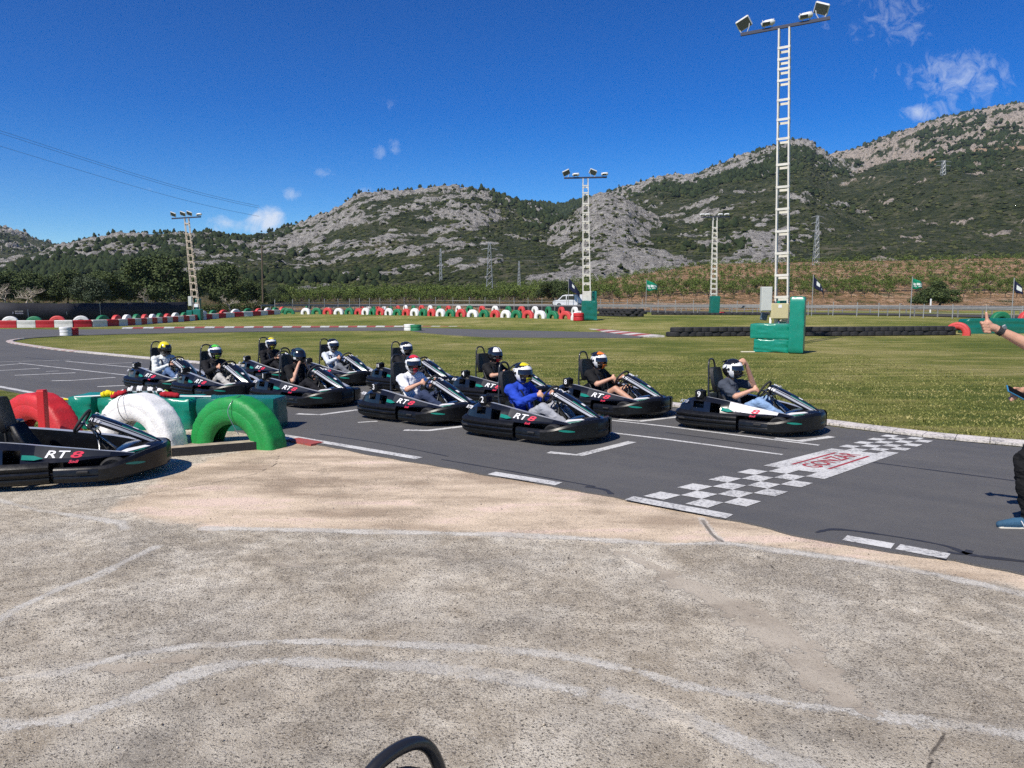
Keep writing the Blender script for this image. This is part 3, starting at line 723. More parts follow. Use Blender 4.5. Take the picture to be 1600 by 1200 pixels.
# right mountain: bare limestone shoulders above, red-ochre cliff band, woods below
rm = hill_id == 5
relr = np.clip(rel, 0, 1)
bias = np.where(rm, -.06 + .62 * smooth(.41, .50, relr) , bias)
mid_ = hill_id == 4
bias = np.where(mid_, .04 + .40 * smooth(.52, .85, relr), bias)
cen = hill_id == 2
bias = np.where(cen, .56 - .30 * np.exp(-((relr - .30) / .10) ** 2) * smooth(-.20, -.05, AA) - .55 * np.exp(-((AA + .155) / .05) ** 2) * np.exp(-((relr - .62) / .12) ** 2) - .4 * smooth(-.06, .03, AA), bias)
rock = smooth(.46, .60, bias * .62 + (strata - .5) * 1.25 + (patchy - .5) * .60 + (fine_r - .5) * .85 + .285)
rock = np.where(on_hill, rock, 0)
cliff = np.exp(-((relr - .385) / .045) ** 2) * rm * smooth(.46, .56, AA)
rock = np.maximum(rock, cliff * smooth(.25, .48, fbm(XX / 60, Z / 12, o=4)))
# crags stand out of the slope
crag = (1 - np.abs(2 * fbm(p1 / (22 * k), p2 / (7 * k), YY / 40, o=4, gain=.6) - 1)) ** 2
amp = np.clip(YY / 260, .6, 4.5)
dz = on_hill * rock * ((crag - .45) * 2.6 + (fine_r - .5) * 1.6) * amp
rough_ = on_hill * (fbm(XX / 14, YY / 14, o=3) - .5) * amp * 1.0
vert_off = dz + rough_
Zd = Z + vert_off * .75
Yd = YY - vert_off * .7
V = np.stack([AA * Yd, Yd, Zd], -1).reshape(-1, 3)

def hill_mat():
    t = NT('hillside', .95); t.p.inputs['Specular IOR Level'].default_value = .1
    rk, sl_ = t.attr('rock'), t.attr('field'); ochre = t.attr('ochre')
    n1 = t.noise(.035, 6, .7); n2 = t.noise(.16, 6, .75); n3 = t.noise(.6, 5, .75)
    veg = t.ramp(t.rng(t.math('ADD', t.math('MULTIPLY', n1, .5), t.math('MULTIPLY', n2, .55)), .43, .63), [(0, (.028, .040, .018)), (.45, (.056, .070, .033)), (.75, (.096, .102, .056)), (1, (.165, .155, .10))])
    rc = t.ramp(t.rng(t.math('ADD', t.math('MULTIPLY', n2, .5), t.math('MULTIPLY', n3, .55)), .42, .64), [(0, (.055, .058, .045)), (.20, (.17, .163, .145)), (.45, (.36, .345, .315)), (1, (.54, .52, .48))])
    rc = t.mix(t.math('MULTIPLY', ochre, t.rng(n2, .36, .52)), rc, (.50, .34, .215))
    soil = t.ramp(t.rng(t.math('ADD', t.math('MULTIPLY', n2, .5), t.math('MULTIPLY', n3, .5)), .42, .60), [(0, (.13, .13, .045)), (.25, (.36, .22, .115)), (.6, (.54, .34, .195)), (1, (.70, .55, .39))])
    gr = t.ramp(t.rng(n3, .35, .7), [(0, (.06, .075, .025)), (1, (.15, .135, .06))])
    m_ = t.rng(t.math('ADD', rk, t.math('ADD', t.math('MULTIPLY', t.math('SUBTRACT', n2, .5), 2.2), t.math('MULTIPLY', t.math('SUBTRACT', n3, .5), 1.6))), .42, .60)
    c = t.mix(m_, veg, rc)
    c = t.mix(sl_, c, t.mix(t.rng(t.math('ADD', t.attr('weed'), t.math('MULTIPLY', t.math('SUBTRACT', n2, .5), 2.4)), .4, .6), soil, gr))
    return t.done(c, t.bump(t.math('ADD', n3, t.math('MULTIPLY', n2, 1.5)), 1.0, 3.2))
HILL = hill_mat()
hill_ob = struct(np_mesh('hills', V, grid_faces(ND, NA), HILL, smooth_=True))
attr(hill_ob, 'rock', rock.ravel()); attr(hill_ob, 'field', ((~on_hill) & (YY > 70)).astype(float).ravel()); attr(hill_ob, 'ochre', np.clip(cliff * 1.5 + .30 * rm, 0, 1).ravel())
weed = np.where(YY < 140, .3, .64 - .28 * smooth(-.05, .18, AA)) + .10 * np.sin(ft * step * 2 * np.pi); attr(hill_ob, 'weed', weed.ravel())
# plain ground all round, to the horizon
mb = MB(); mb.add([(-6000, -6000, -.9), (6000, -6000, -.9), (6000, 6000, -.9), (-6000, 6000, -.9)], [(0, 1, 2, 3)]); struct(mb.build('ground', LAWN))

def terrain_z(x, y):
    a = x / y; i = int(np.clip(round((a - A0) / (A1 - A0) * (NA - 1)), 0, NA - 1)); j = int(np.clip(np.searchsorted(depths, y), 0, ND - 1))
    return float(Zd[j, i])

# ------------------------------------------------------------------ scrub and pines that cover the hills as one mass
def ico(sub=1):
    bm = bmesh.new(); bmesh.ops.create_icosphere(bm, subdivisions=sub, radius=1); v = np.array([q.co[:] for q in bm.verts]); f = np.array([[q.index for q in t.verts] for t in bm.faces]); bm.free(); return v, f
ICV, ICF = ico(2)
TAPER = 0.0
def bush_variants(n, jit, tall, taper=0.0):
    out = []
    for i in range(n):
        v = ICV.copy(); v[:, :2] *= (1 - taper * np.clip(v[:, 2:3], -.4, 1)); r = 1 + jit * RNG.uniform(-1, 1, len(v)); v = v * r[:, None]; v[:, 2] *= tall
        v[:, 2] = np.where(v[:, 2] < -.35, -.35, v[:, 2]); out.append(v)
    return out
def scatter(name, pos, size, variants, m, tone=None):
    n = len(pos); k = len(ICV); ang = RNG.uniform(0, 2 * math.pi, n); pick = RNG.integers(0, len(variants), n)
    base = np.stack(variants)[pick]; c, s = np.cos(ang)[:, None], np.sin(ang)[:, None]
    x = base[:, :, 0] * c - base[:, :, 1] * s; y = base[:, :, 0] * s + base[:, :, 1] * c
    V = np.stack([x, y, base[:, :, 2]], -1) * size[:, None, :] + pos[:, None, :]
    Fa = (ICF[None] + (np.arange(n) * k)[:, None, None]).reshape(-1, 3)
    o = stuff(np_mesh(name, V.reshape(-1, 3), Fa, m)); attr(o, 'tone', np.repeat(tone if tone is not None else RNG.random(n), k)); return o
def bush_mat(name, stops):
    t = NT(name, .9); t.p.inputs['Specular IOR Level'].default_value = .1
    n = t.noise(.9, 4, .8); c = t.ramp(t.math('ADD', t.math('MULTIPLY', t.attr('tone'), .7), t.math('MULTIPLY', t.math('SUBTRACT', n, .35), .6)), stops)
    return t.done(c, t.bump(n, 1.0, .6))
SCRUB = bush_mat('scrub_leaf', [(0, (.020, .028, .011)), (.4, (.040, .052, .019)), (.75, (.072, .080, .032)), (1, (.13, .115, .06))])
PINE = bush_mat('pine_leaf', [(0, (.014, .023, .011)), (.5, (.028, .042, .017)), (1, (.052, .066, .027))])
slope_ok = on_hill & (YY > 275)
# keep to the faces that look at the track
vis = np.zeros_like(on_hill); run = np.full(NA, -9.0)
for j in range(ND):
    e = (Zd[j] - EYE) / YY[j]; vis[j] = e > run - .004; run = np.maximum(run, e)
cand = np.argwhere(slope_ok & vis & (np.abs(AA) < .80))
# weight by the picture area a vertex stands for
e_all = (Zd - EYE) / YY; de_ = np.abs(np.gradient(e_all, axis=0))[cand[:, 0], cand[:, 1]] + .0002
woods = fbm(XX / 110, YY / 150, o=4)
wv = woods[cand[:, 0], cand[:, 1]]; rv = rock[cand[:, 0], cand[:, 1]]
def choose(n, w): p = w / w.sum(); return cand[RNG.choice(len(cand), n, p=p, replace=False)]
hid = hill_id[cand[:, 0], cand[:, 1]]
low = rel[cand[:, 0], cand[:, 1]]
dens = de_ * (np.clip(1.15 - rv * .95, .18, 2)) * (.35 + 1.3 * smooth(.4, .62, wv)) * np.where(hid == 3, 1.6, 1.0) * np.where((hid == 5) & (low > .6), .55, 1)
c1 = choose(15000, dens)
ii = (c1[:, 0], c1[:, 1]); n1 = len(c1)
jx = RNG.normal(0, 1, n1) * YY[ii] * .0012
pos = np.stack([AA[ii] * Yd[ii] + jx, Yd[ii], Zd[ii]], 1)
sc = RNG.uniform(.45, 1.25, n1) * (.55 + YY[ii] / 620.0)
scatter('hill_scrub', pos, np.stack([sc, sc, sc * RNG.uniform(.55, .95, n1)], 1), bush_variants(8, .32, .8), SCRUB)['label'] = 'dark green scrub covering the rocky hillsides'
pd = de_ * np.clip(1.0 - rv, .02, 1) * smooth(.50, .66, wv) ** 1.5 * np.where(hid == 3, 6, 1) * np.where((hid == 5) | (hid == 4), 1.6, 1) * np.where(low > .93, 2.0, 1)
c2 = choose(4200, pd + 1e-9); ii = (c2[:, 0], c2[:, 1]); n2 = len(c2)
pos = np.stack([AA[ii] * Yd[ii] + RNG.normal(0, 1, n2) * 2, Yd[ii], Zd[ii] + .8], 1)
sc = RNG.uniform(.9, 1.9, n2) * (.6 + YY[ii] / 800.0)
scatter('hill_pine_wood', pos, np.stack([sc, sc, sc * RNG.uniform(1.0, 1.7, n2)], 1), bush_variants(8, .30, 1.0, .35), PINE)['label'] = 'dark pine woods on the slopes and saddle of the hills'
# single pines along the skylines
ridge = []
for i, (nm, px, R, B, sh, rk) in enumerate(hills[:6]):
    m = np.argwhere((hill_id == i) & (rel > .965) & (rel < 1) & vis)
    if len(m): ridge.append(m[RNG.choice(len(m), min(len(m), 80 if i in (2, 3, 1) else 40), replace=False)])
ridge = np.concatenate(ridge); ii = (ridge[:, 0], ridge[:, 1]); n3 = len(ridge)
pos = np.stack([AA[ii] * Yd[ii], Yd[ii], Zd[ii] + 1.2], 1); sc = RNG.uniform(.7, 1.7, n3) * (.75 + YY[ii] / 1300.0)
scatter('ridge_pines', pos, np.stack([sc * .8, sc * .8, sc * RNG.uniform(.8, 1.5, n3)], 1), bush_variants(8, .34, 1.0, .28), PINE)['label'] = 'scattered small pines along the skyline of the hills'

# ------------------------------------------------------------------ object materials
BLACKP = mat('black_bumper_plastic', (.0045, .005, .0058), .33, var=.25, vscale=9, bump=.05, bscale=140, rvar=.12, dirt=.4, dirt_color=(.018, .017, .016), spec=.38)
GLOSS = mat('glossy_black_bodywork', (.006, .0065, .008), .22, coat=.3, rvar=.06, dirt=.25, dirt_color=(.03, .03, .032))
DARKPANEL = mat('charcoal_panel', (.018, .020, .023), .35, coat=.2, rvar=.08)
SILVER = mat('silver_decal', (.50, .52, .55), .32, metal=.35, rvar=.08, dirt=.3, dirt_color=(.2, .2, .2))
WHITE_DECAL = mat('white_decal', (.78, .78, .78), .4)
WHITE_PANEL = mat('white_side_panel', (.66, .66, .67), .4, dirt=.25, dirt_color=(.4, .4, .4))
RED_DECAL = mat('red_decal', (.62, .03, .07), .4)
GREEN_DECAL = mat('green_decal', (.008, .20, .15), .35)
RUBBER = mat('black_rubber', (.016, .016, .017), .75, var=.3, vscale=14, bump=.3, bscale=90)
STEEL = mat('grey_steel', (.35, .36, .37), .35, metal=.9, rvar=.1)
DSTEEL = mat('dark_tube_steel', (.016, .017, .019), .38, coat=.2)
SEAT = mat('black_seat_shell', (.007, .007, .008), .55, bump=.2, bscale=60)
ENGINE = mat('engine_metal', (.09, .09, .095), .5, metal=.6, var=.5, vscale=20)
SKIN = mat('skin', (.50, .275, .185), .55, var=.12, vscale=9, bump=.08, bscale=180); SKIN.node_tree.nodes['Principled BSDF'].inputs['Subsurface Weight'].default_value = .08
def cloth(name, c, b=.35): return mat(name, c, .85, var=.16, vscale=10, bump=b, bscale=26, spec=.2)

# ------------------------------------------------------------------ the kart
OUT_R = catmull([(-.97, 0, 0), (-.97, -.30, 0), (-.955, -.50, 0), (-.90, -.60, 0), (-.78, -.645, 0), (-.5, -.665, 0), (-.2, -.665, 0), (.0, -.645, 0)], 6)
OUT_F = catmull([(.035, -.625, 0), (.18, -.64, 0), (.40, -.645, 0), (.58, -.615, 0), (.72, -.535, 0), (.84, -.41, 0), (.93, -.27, 0), (.985, -.12, 0), (1.0, 0, 0), (.985, .12, 0), (.93, .27, 0), (.84, .41, 0), (.72, .535, 0), (.58, .615, 0), (.40, .645, 0), (.18, .64, 0), (.035, .625, 0)], 5)
def sweep(mb, path, profile, top, mi=0, flip=False, inner=.09):
    rings = []
    for i, p in enumerate(path):
        t = (path[min(i + 1, len(path) - 1)] - path[max(i - 1, 0)]).normalized(); n = Vector((t.y, -t.x, 0))
        if n.dot(Vector((p.x, p.y, 0)) - Vector((0.02, 0, 0))) < 0: n = -n
        z0, z1 = top(p); ring = []
        for off, h in profile: ring.append(Vector((p.x, p.y, 0)) + n * off + Vector((0, 0, z0 + (z1 - z0) * h)))
        ring.append(Vector((p.x, p.y, z1 - .015)) - n * inner); ring.append(Vector((p.x, p.y, z0 + .02)) - n * inner)
        rings.append(ring)
    mb.loft(rings, mi, True)
POD = [(-.035, 0), (.0, .10), (.012, .22), (.008, .31), (-.012, .345), (-.012, .38), (.010, .415), (.020, .52), (.014, .60), (-.010, .635), (-.010, .67), (.010, .70), (.012, .80), (-.005, .90), (-.035, 1.0)]
NOSE = [(-.05, 0), (-.008, .06), (.006, .16), (.010, .40), (.004, .46), (.012, .50), (.010, .80), (.0, .92), (-.02, 1.0)]

ST_X = [-.90, -.80, -.66, -.50, -.40, -.25, -.14, .02, .20, .36, .52, .66, .78]
def ridge_z(x): return float(np.interp(x, [-.90, -.80, -.66, -.50, -.35, -.14, .1, .36, .6, .78], [.345, .415, .46, .465, .45, .42, .385, .345, .30, .265]))
def kart_side(s, gloss_mi=0):
    q = MB(); rings = []
    for x in ST_X:
        zt = ridge_z(x); lo = .255 if x < .2 else .255 + .02 * math.sin((x - .2) / .58 * math.pi)
        w = float(np.interp(x, [-.90, -.75, -.3, .2, .5, .78], [.52, .60, .625, .60, .545, .40]))
        ri = float(np.interp(x, [-.90, -.6, 0, .4, .78], [.40, .46, .47, .45, .33]))
        pl = float(smooth(-.30, -.12, x)); d_ = w - ri - .035
        rings.append([Vector((x, s * w, lo)), Vector((x, s * (w - (.012 * (1 - pl) + .28 * d_ * pl)), lo + .28 * (zt - lo))), Vector((x, s * (w - (.035 * (1 - pl) + .72 * d_ * pl)), lo + .72 * (zt - lo))), Vector((x, s * (ri + .035), zt)), Vector((x, s * (ri - .04), zt - .006)), Vector((x, s * (ri - .055), .13))])
    k = 6; vs = [p for r in rings for p in r]; fs, ms = [], []
    holes = {(2, 1), (4, 1), (4, 0)}
    for i in range(len(rings) - 1):
        for j in range(k - 1):
            if (i, j) in holes: continue
            fs.append((i * k + j, i * k + j + 1, (i + 1) * k + j + 1, (i + 1) * k + j))
            ms.append(2 if j == 3 and i >= 3 else (1 if (6 <= i <= 9 and j in (1, 2)) else 0))
    q.v = [tuple(p) for p in vs]; q.f = fs; q.m = ms
    return q

def make_kart():
    root = bpy.data.objects.new('go_kart', None); COL.objects.link(root); root.empty_display_size = .3
    def top_pod(p): return (.045 + .02 * float(smooth(-.75, -.97, p.x)), .265 + .01 * float(smooth(-.6, -.9, p.x)))
    for s in (-1, 1):
        q = MB(); path = [Vector((p.x, s * -p.y, 0)) for p in OUT_R][10:]
        sweep(q, path, POD, top_pod); q.build('side_bumper', BLACKP, root, auto=38)
        for cx_ in (-.80, .30):
            b = MB(); b.box((cx_, s * (.66 if cx_ > 0 else .655), .155), (.11, .03, .028), 0, ch=.008); b.build('bumper_slot', RUBBER, root)
    q = MB(); path = [Vector((p.x, p.y, 0)) for p in OUT_R][:11]; path = [Vector((p.x, -p.y, 0)) for p in path[::-1]][:-1] + path
    sweep(q, path, POD, lambda p: (.07, .275)); q.build('rear_bumper', BLACKP, root, auto=38)
    def top_nose(p): f = float(smooth(.45, .98, p.x)); return (.04 + .03 * f, .205 + .112 * f)
    q = MB(); sweep(q, OUT_F, NOSE, top_nose, inner=.12); fb = q.build('front_bumper', BLACKP, root, auto=38)
    for s in (-1, 1):                                                  # raised nose guard with a green dash
        q = MB(); path = [p for p in OUT_F if p.x > .42 and p.y * s > .13]
        if s < 0: path = path[::-1]
        rings = []
        for i, p in enumerate(path):
            t = (path[min(i + 1, len(path) - 1)] - path[max(i - 1, 0)]).normalized(); n = Vector((t.y, -t.x, 0))
            if n.dot(Vector((p.x, p.y, 0))) < 0: n = -n
            z0, z1 = top_nose(p); e = Vector((p.x, p.y, 0))
            rings.append([e + n * .006 + Vector((0, 0, z0 + .02)), e + n * .022 + Vector((0, 0, z0 + .035)), e + n * .022 + Vector((0, 0, z1 - .03)), e + n * .004 + Vector((0, 0, z1 - .004))])
        q.loft(rings, 0, False, cap=False); q.build('nose_guard', DARKPANEL if False else BLACKP, root, auto=30)
        g = MB(); sub = path[len(path) // 2 - 2: len(path) // 2 + 5]; rr = []
        for i, p in enumerate(sub):
            t = (sub[min(i + 1, len(sub) - 1)] - sub[max(i - 1, 0)]).normalized(); n = Vector((t.y, -t.x, 0))
            if n.dot(Vector((p.x, p.y, 0))) < 0: n = -n
            zc = .19 + .02 * i / len(sub); w_ = .012 * math.sin(math.pi * (i + .5) / len(sub)) + .002; e = Vector((p.x, p.y, 0)) + n * .024
            rr.append([e + Vector((0, 0, zc - w_)), e + Vector((0, 0, zc + w_))])
        g.loft(rr, 0, False, cap=False); g.build('green_dash', GREEN_DECAL, root)
    # nose cover
    q = MB(); rings = []
    for x, w, z, cr in [(.46, .30, .235, .02), (.56, .34, .265, .05), (.68, .36, .285, .055), (.80, .30, .30, .045), (.90, .20, .305, .03), (.965, .08, .295, .01)]:
        rings.append([Vector((x, w * a, z + cr * (1 - a * a))) for a in np.linspace(-1, 1, 9)])
    q.loft(rings, 0, False, cap=False); nc = q.build('nose_cover', GLOSS, root, smooth_=True)
    for s in (-1, 1):
        q = MB(); q.add([(.52, s * .335, .262), (.66, s * .365, .290), (.86, s * .26, .322), (.80, s * .235, .328), (.64, s * .30, .310)], [(0, 1, 2, 3, 4)]); q.build('white_flash', WHITE_PANEL, nc)
        q = MB(); q.add([(.50, s * .345, .252), (.66, s * .375, .284), (.84, s * .285, .316), (.80, s * .31, .300), (.64, s * .385, .268)], [(0, 1, 2, 3, 4)]); q.build('green_flash', GREEN_DECAL, nc)
    for s in (-1, 1):
        sp = kart_side(s).build('side_panel', [GLOSS, DARKPANEL, SILVER], root, auto=32)
        if s < 0: root['panel_child'] = sp.name
        def on_panel(x, lift=.004, up_=0.0):
            def pt(xx):
                w = float(np.interp(xx, [-.90, -.75, -.3, .2, .5, .78], [.52, .60, .625, .60, .545, .40])); ri = float(np.interp(xx, [-.90, -.6, 0, .4, .78], [.40, .46, .47, .45, .33])) + .035
                return Vector((xx, s * (w + ri) / 2, (.255 + ridge_z(xx)) / 2)), Vector((0, s * (ri - w), ridge_z(xx) - .255)).normalized()
            a, b = pt(x - .05)[0], pt(x + .05)[0]; c_, up = pt(x); ex = (b - a).normalized() * (1 if s < 0 else -1); n_ = ex.cross(up).normalized(); ey = n_.cross(ex)
            M_ = Matrix((ex, ey, n_)).transposed(); return tuple(c_ + n_ * lift + ey * up_), M_.to_euler()
        rz_ = 0 if s < 0 else math.pi
        lc, le = on_panel(.045 if s < 0 else .18); text('lettering', 'RT', .115, WHITE_DECAL, sp, lc, le, shear=.25, sx=1.45, bold=.0014)
        lc, le = on_panel(.218 if s < 0 else .01); text('lettering', '8', .105, RED_DECAL, sp, lc, le, shear=.25, sx=2.0, bold=.002)
        text('lettering', 'RT8', .07, WHITE_DECAL, sp, (-.82, s * .55, .385), (math.radians(55), 0, rz_ + (math.radians(-18) if s < 0 else math.radians(18))), shear=.25, sx=1.2, bold=.001)
        text('script', 'Sodi', .04, RED_DECAL, sp, (.215, s * .628, .262), (math.radians(70), 0, rz_), shear=.35, sx=1.2, bold=.001)
        q = MB(); q.add([(-.24, s * .612, .30), (-.13, s * .617, .29), (-.05, s * .612, .305), (-.13, s * .602, .335), (-.235, s * .60, .345)], [(0, 1, 2, 3, 4)]); q.build('green_flash', GREEN_DECAL, sp)
    # floor, frame, engine, fuel tank
    q = MB(); q.add([(-.85, -.34, .055), (.55, -.32, .055), (.88, -.16, .055), (.88, .16, .055), (.55, .32, .055), (-.85, .34, .055), (-.85, -.34, .045), (.55, -.32, .045), (.88, -.16, .045), (.88, .16, .045), (.55, .32, .045), (-.85, .34, .045)], [(0, 1, 2, 3, 4, 5), (11, 10, 9, 8, 7, 6)] + [(i, (i + 1) % 6, 6 + (i + 1) % 6, 6 + i) for i in range(6)]); q.build('floor_pan', DSTEEL, root)
    for s in (-1, 1):
        q = MB(); q.tube([(-.88, s * .30, .08), (-.2, s * .34, .07), (.4, s * .30, .07), (.8, s * .16, .08)], .016, 8); q.build('frame_rail', DSTEEL, root, smooth_=True)
    q = MB(); q.box((-.62, -.36, .20), (.26, .22, .22), 0, ch=.02); q.box((-.62, -.36, .33), (.18, .15, .06), 0, ch=.015)
    for k_ in range(6): q.box((-.62, -.36, .25 + k_ * .014), (.28, .24, .005), 0)
    q.build('engine', ENGINE, root)
    q = MB(); q.box((-.60, .36, .21), (.30, .20, .22), 0, ch=.03); q.build('fuel_tank', DARKPANEL, root)
    q = MB(); q.box((-.60, 0, .30), (.42, .70, .03), 0, ch=.01); q.build('rear_deck', BLACKP, root)
    # number box on the rear corner
    for s in (-1, 1):
        q = MB(); q.box((-.60, s * .47, .495), (.125, .15, .12), 0, ch=.016); q.tube([(-.60, s * .47, .40), (-.60, s * .47, .45)], .02, 8); q.tube([(-.60, s * .43, .545), (-.60, s * .43, .565)], .022, 8); q.build('number_box', BLACKP, root)
    # wheels
    for x, y, r, w in ((.55, .50, .135, .13), (-.66, .50, .142, .19)):
        for s in (-1, 1):
            hub = MB(); prof_ = [(.062, -w / 2 + .02), (r * .86, -w / 2), (r * .97, -w / 2 + .012), (r, -w / 2 + .03), (r, w / 2 - .03), (r * .97, w / 2 - .012), (r * .86, w / 2), (.062, w / 2 - .02)]
            rings = [[Vector((x + math.cos(a) * pr, s * y + pz, r + math.sin(a) * pr)) for pr, pz in prof_] for a in np.linspace(0, 2 * math.pi, 29)[:-1]]
            hub.loft(rings, 0, True, True); wh = hub.build('wheel', RUBBER, root, auto=40)
            rim = MB(); rings = [[Vector((x + math.cos(a) * pr, s * y + pz, r + math.sin(a) * pr)) for pr, pz in ((.064, -w / 2 + .022), (.064, w / 2 - .022), (.02, w / 2 - .03), (.02, -w / 2 + .03))] for a in np.linspace(0, 2 * math.pi, 17)[:-1]]
            rim.loft(rings, 0, True, True); rim.build('rim', STEEL, wh, auto=40)
    for x in (.55, -.66):
        q = MB(); q.tube([(x, -.5, .138), (x, .5, .138)], .017, 8); q.build('axle', STEEL, root, smooth_=True)
    # seat: bucket shell lofted along its spine
    q = MB(); rings = []
    for x, z, w, d, tx, tz in [(.10, .13, .13, .03, 0, 1), (-.02, .10, .19, .10, .1, 1), (-.20, .10, .20, .15, .2, 1), (-.34, .15, .20, .16, .6, .8), (-.42, .28, .195, .14, .95, .3), (-.47, .42, .185, .11, 1, .2), (-.505, .56, .17, .08, 1, .15)]:
        ring = []
        for a in np.linspace(-1, 1, 11):
            h = abs(a) ** 2.6 * d; ring.append(Vector((x + tx * h, w * math.copysign(min(1, abs(a) * 1.15), a), z + tz * h)))
        rings.append(ring)
    q.loft(rings, 0, False, cap=False); seat = q.build('seat', SEAT, root, smooth_=True)
    md = seat.modifiers.new('thick', 'SOLIDIFY'); md.thickness = .02
    q = MB(); rows = []
    for z, x, w in [(.50, -.515, .15), (.53, -.525, .175), (.66, -.555, .18), (.81, -.585, .165), (.85, -.592, .13)]:
        rows.append([Vector((x + .035 * abs(a) ** 2, w * a, z)) for a in np.linspace(-1, 1, 7)])
    back = [[p + Vector((-.055, 0, 0)) for p in r] for r in rows]
    rings = [r + b[::-1] for r, b in zip(rows, back)]
    q.loft(rings, 0, True); q.build('headrest', SEAT, root, auto=40)
    q = MB(); hp = catmull([(-.60, -.17, .28), (-.61, -.165, .50), (-.625, -.135, .72), (-.64, -.115, .88), (-.648, -.075, .955), (-.65, 0, .975), (-.648, .075, .955), (-.64, .115, .88), (-.625, .135, .72), (-.61, .165, .50), (-.60, .17, .28)], 5)
    q.tube(hp, .0138, 10); q.tube([(-.622, -.14, .70), (-.622, .14, .70)], .012, 6); q.tube([(-.612, -.16, .50), (-.612, .16, .50)], .012, 6); q.build('roll_hoop', DSTEEL, root, smooth_=True)
    for s in (-1, 1):
        q = MB(); q.tube([(-.61, s * .165, .50), (-.45, s * .32, .26), (-.40, s * .34, .08)], .012, 6); q.build('hoop_stay', DSTEEL, root, smooth_=True)
    # steering
    ctr_ = Vector((.16, 0, .565)); tilt = Matrix.Rotation(math.radians(-58), 3, 'Y')
    q = MB(); ring = []
    for a in np.linspace(0, 2 * math.pi, 33)[:-1]:
        ca, sa = math.cos(a), math.sin(a); r_ = .155 if sa > -.62 else .135
        ring.append(ctr_ + tilt @ Vector((sa * r_ * .92, ca * r_, 0)))
    q.tube(ring, .0155, 8, 0, closed=True); sw = q.build('steering_wheel', RUBBER, root, smooth_=True)
    for a in (0, math.pi, -math.pi / 2):
        b = MB(); b.tube([ctr_ + tilt @ Vector((0, 0, -.02)), ctr_ + tilt @ Vector((math.sin(a) * .135, math.cos(a) * .15, 0))], .011, 6); b.build('spoke', DSTEEL, sw)
    q = MB(); q.tube([ctr_, (.62, 0, .13)], .014, 8); q.tube([(.30, 0, .44), (.34, .10, .30), (.36, .26, .10)], .011, 6); q.tube([(.30, 0, .44), (.34, -.10, .30), (.36, -.26, .10)], .011, 6); q.build('steering_column', STEEL, root, smooth_=True)
    q = MB(); q.box((.245, 0, .52), (.07, .11, .06), 0, rot=tilt, ch=.015); q.build('display', DARKPANEL, root)
    q = MB()
    for k_ in range(5):
        y0 = -.07 + .035 * k_; q.tube(catmull([(.26, y0, .52), (.30 + .02 * (k_ % 2), y0 * 1.6, .44), (.33, y0 * .6, .36), (.42, y0 * 1.3, .26)], 4), .006, 5)
    q.build('cable_loom', RUBBER, root, smooth_=True)
    q = MB(); q.box((.285, 0, .495), (.05, .17, .035), 0, ch=.006); q.build('column_clamp', STEEL, root)
    # front fairing: a raked spine plate from steering wheel to nose
    def fair(u): return Vector((.27 + (.93 - .27) * u, 0, .645 - (.645 - .335) * (u ** 1.22)))
    def fw(u): return float(np.interp(u, [0, .12, .3, .6, .85, 1], [.125, .165, .165, .145, .095, .05]))
    us = [0, .06, .12, .22, .34, .48, .62, .74, .86, .95, 1.0]
    def strip(a0, a1, lift, u0=0, u1=1.0, n=9, drop=.05):
        rr = []
        for u in np.linspace(u0, u1, n):
            p = fair(u); w = fw(u); f = lambda a: p + Vector((-.02 * abs(a) ** 2, a * w, -drop * abs(a) ** 2.2 + lift)); rr.append([f(a) for a in np.linspace(a0, a1, 4)])
        return rr
    q = MB(); rings = []
    for u in us:
        p = fair(u); w = fw(u)
        ring = [p + Vector((-.02 * abs(a) ** 2, a * w, -.05 * abs(a) ** 2.2)) for a in np.linspace(-1, 1, 11)]
        ring += [p + Vector((-.02 * abs(a) ** 2 - .012, a * w * .97, -.05 * abs(a) ** 2.2 - .018)) for a in np.linspace(1, -1, 11)]
        rings.append(ring)
    q.loft(rings, 0, True); fa = q.build('fairing', GLOSS, root, auto=45)
    for s in (-1, 1):
        q = MB(); q.loft(strip(s * .60, s * .97, .004, .08, 1.0), 0, False, cap=False); q.build('silver_stripe', SILVER, fa, smooth_=True)
        q = MB(); q.loft(strip(s * .46, s * .55, .004, .45, .93), 0, False, cap=False); q.build('green_stripe', GREEN_DECAL, fa, smooth_=True)
        q = MB(); q.loft(strip(s * .70, s * .78, .007, .1, .96), 0, False, cap=False); q.build('black_pinstripe', GLOSS, fa, smooth_=True)
    q = MB(); q.loft(strip(-.16, .16, .004, .58, .66, 3), 0, False, cap=False); q.build('white_badge', WHITE_DECAL, fa)
    for s in (-1, 1):
        text('lettering', 'RT8', .05, WHITE_DECAL, fa, (.315, s * .158, .598), (math.radians(60), math.radians(20), 0 if s < 0 else math.pi), shear=.2, sx=1.2)
    # pedals
    for s, m_ in ((-1, RED_DECAL), (1, GREEN_DECAL)):
        q = MB(); q.tube([(.66, s * .13, .08), (.70, s * .13, .20)], .010, 6); q.box((.705, s * .13, .215), (.012, .07, .05), 0, ch=.003); q.tube([(.70, s * .13, .235), (.72, s * .19, .25), (.74, s * .24, .18)], .007, 6); q.build('pedal', m_, root)
    return root

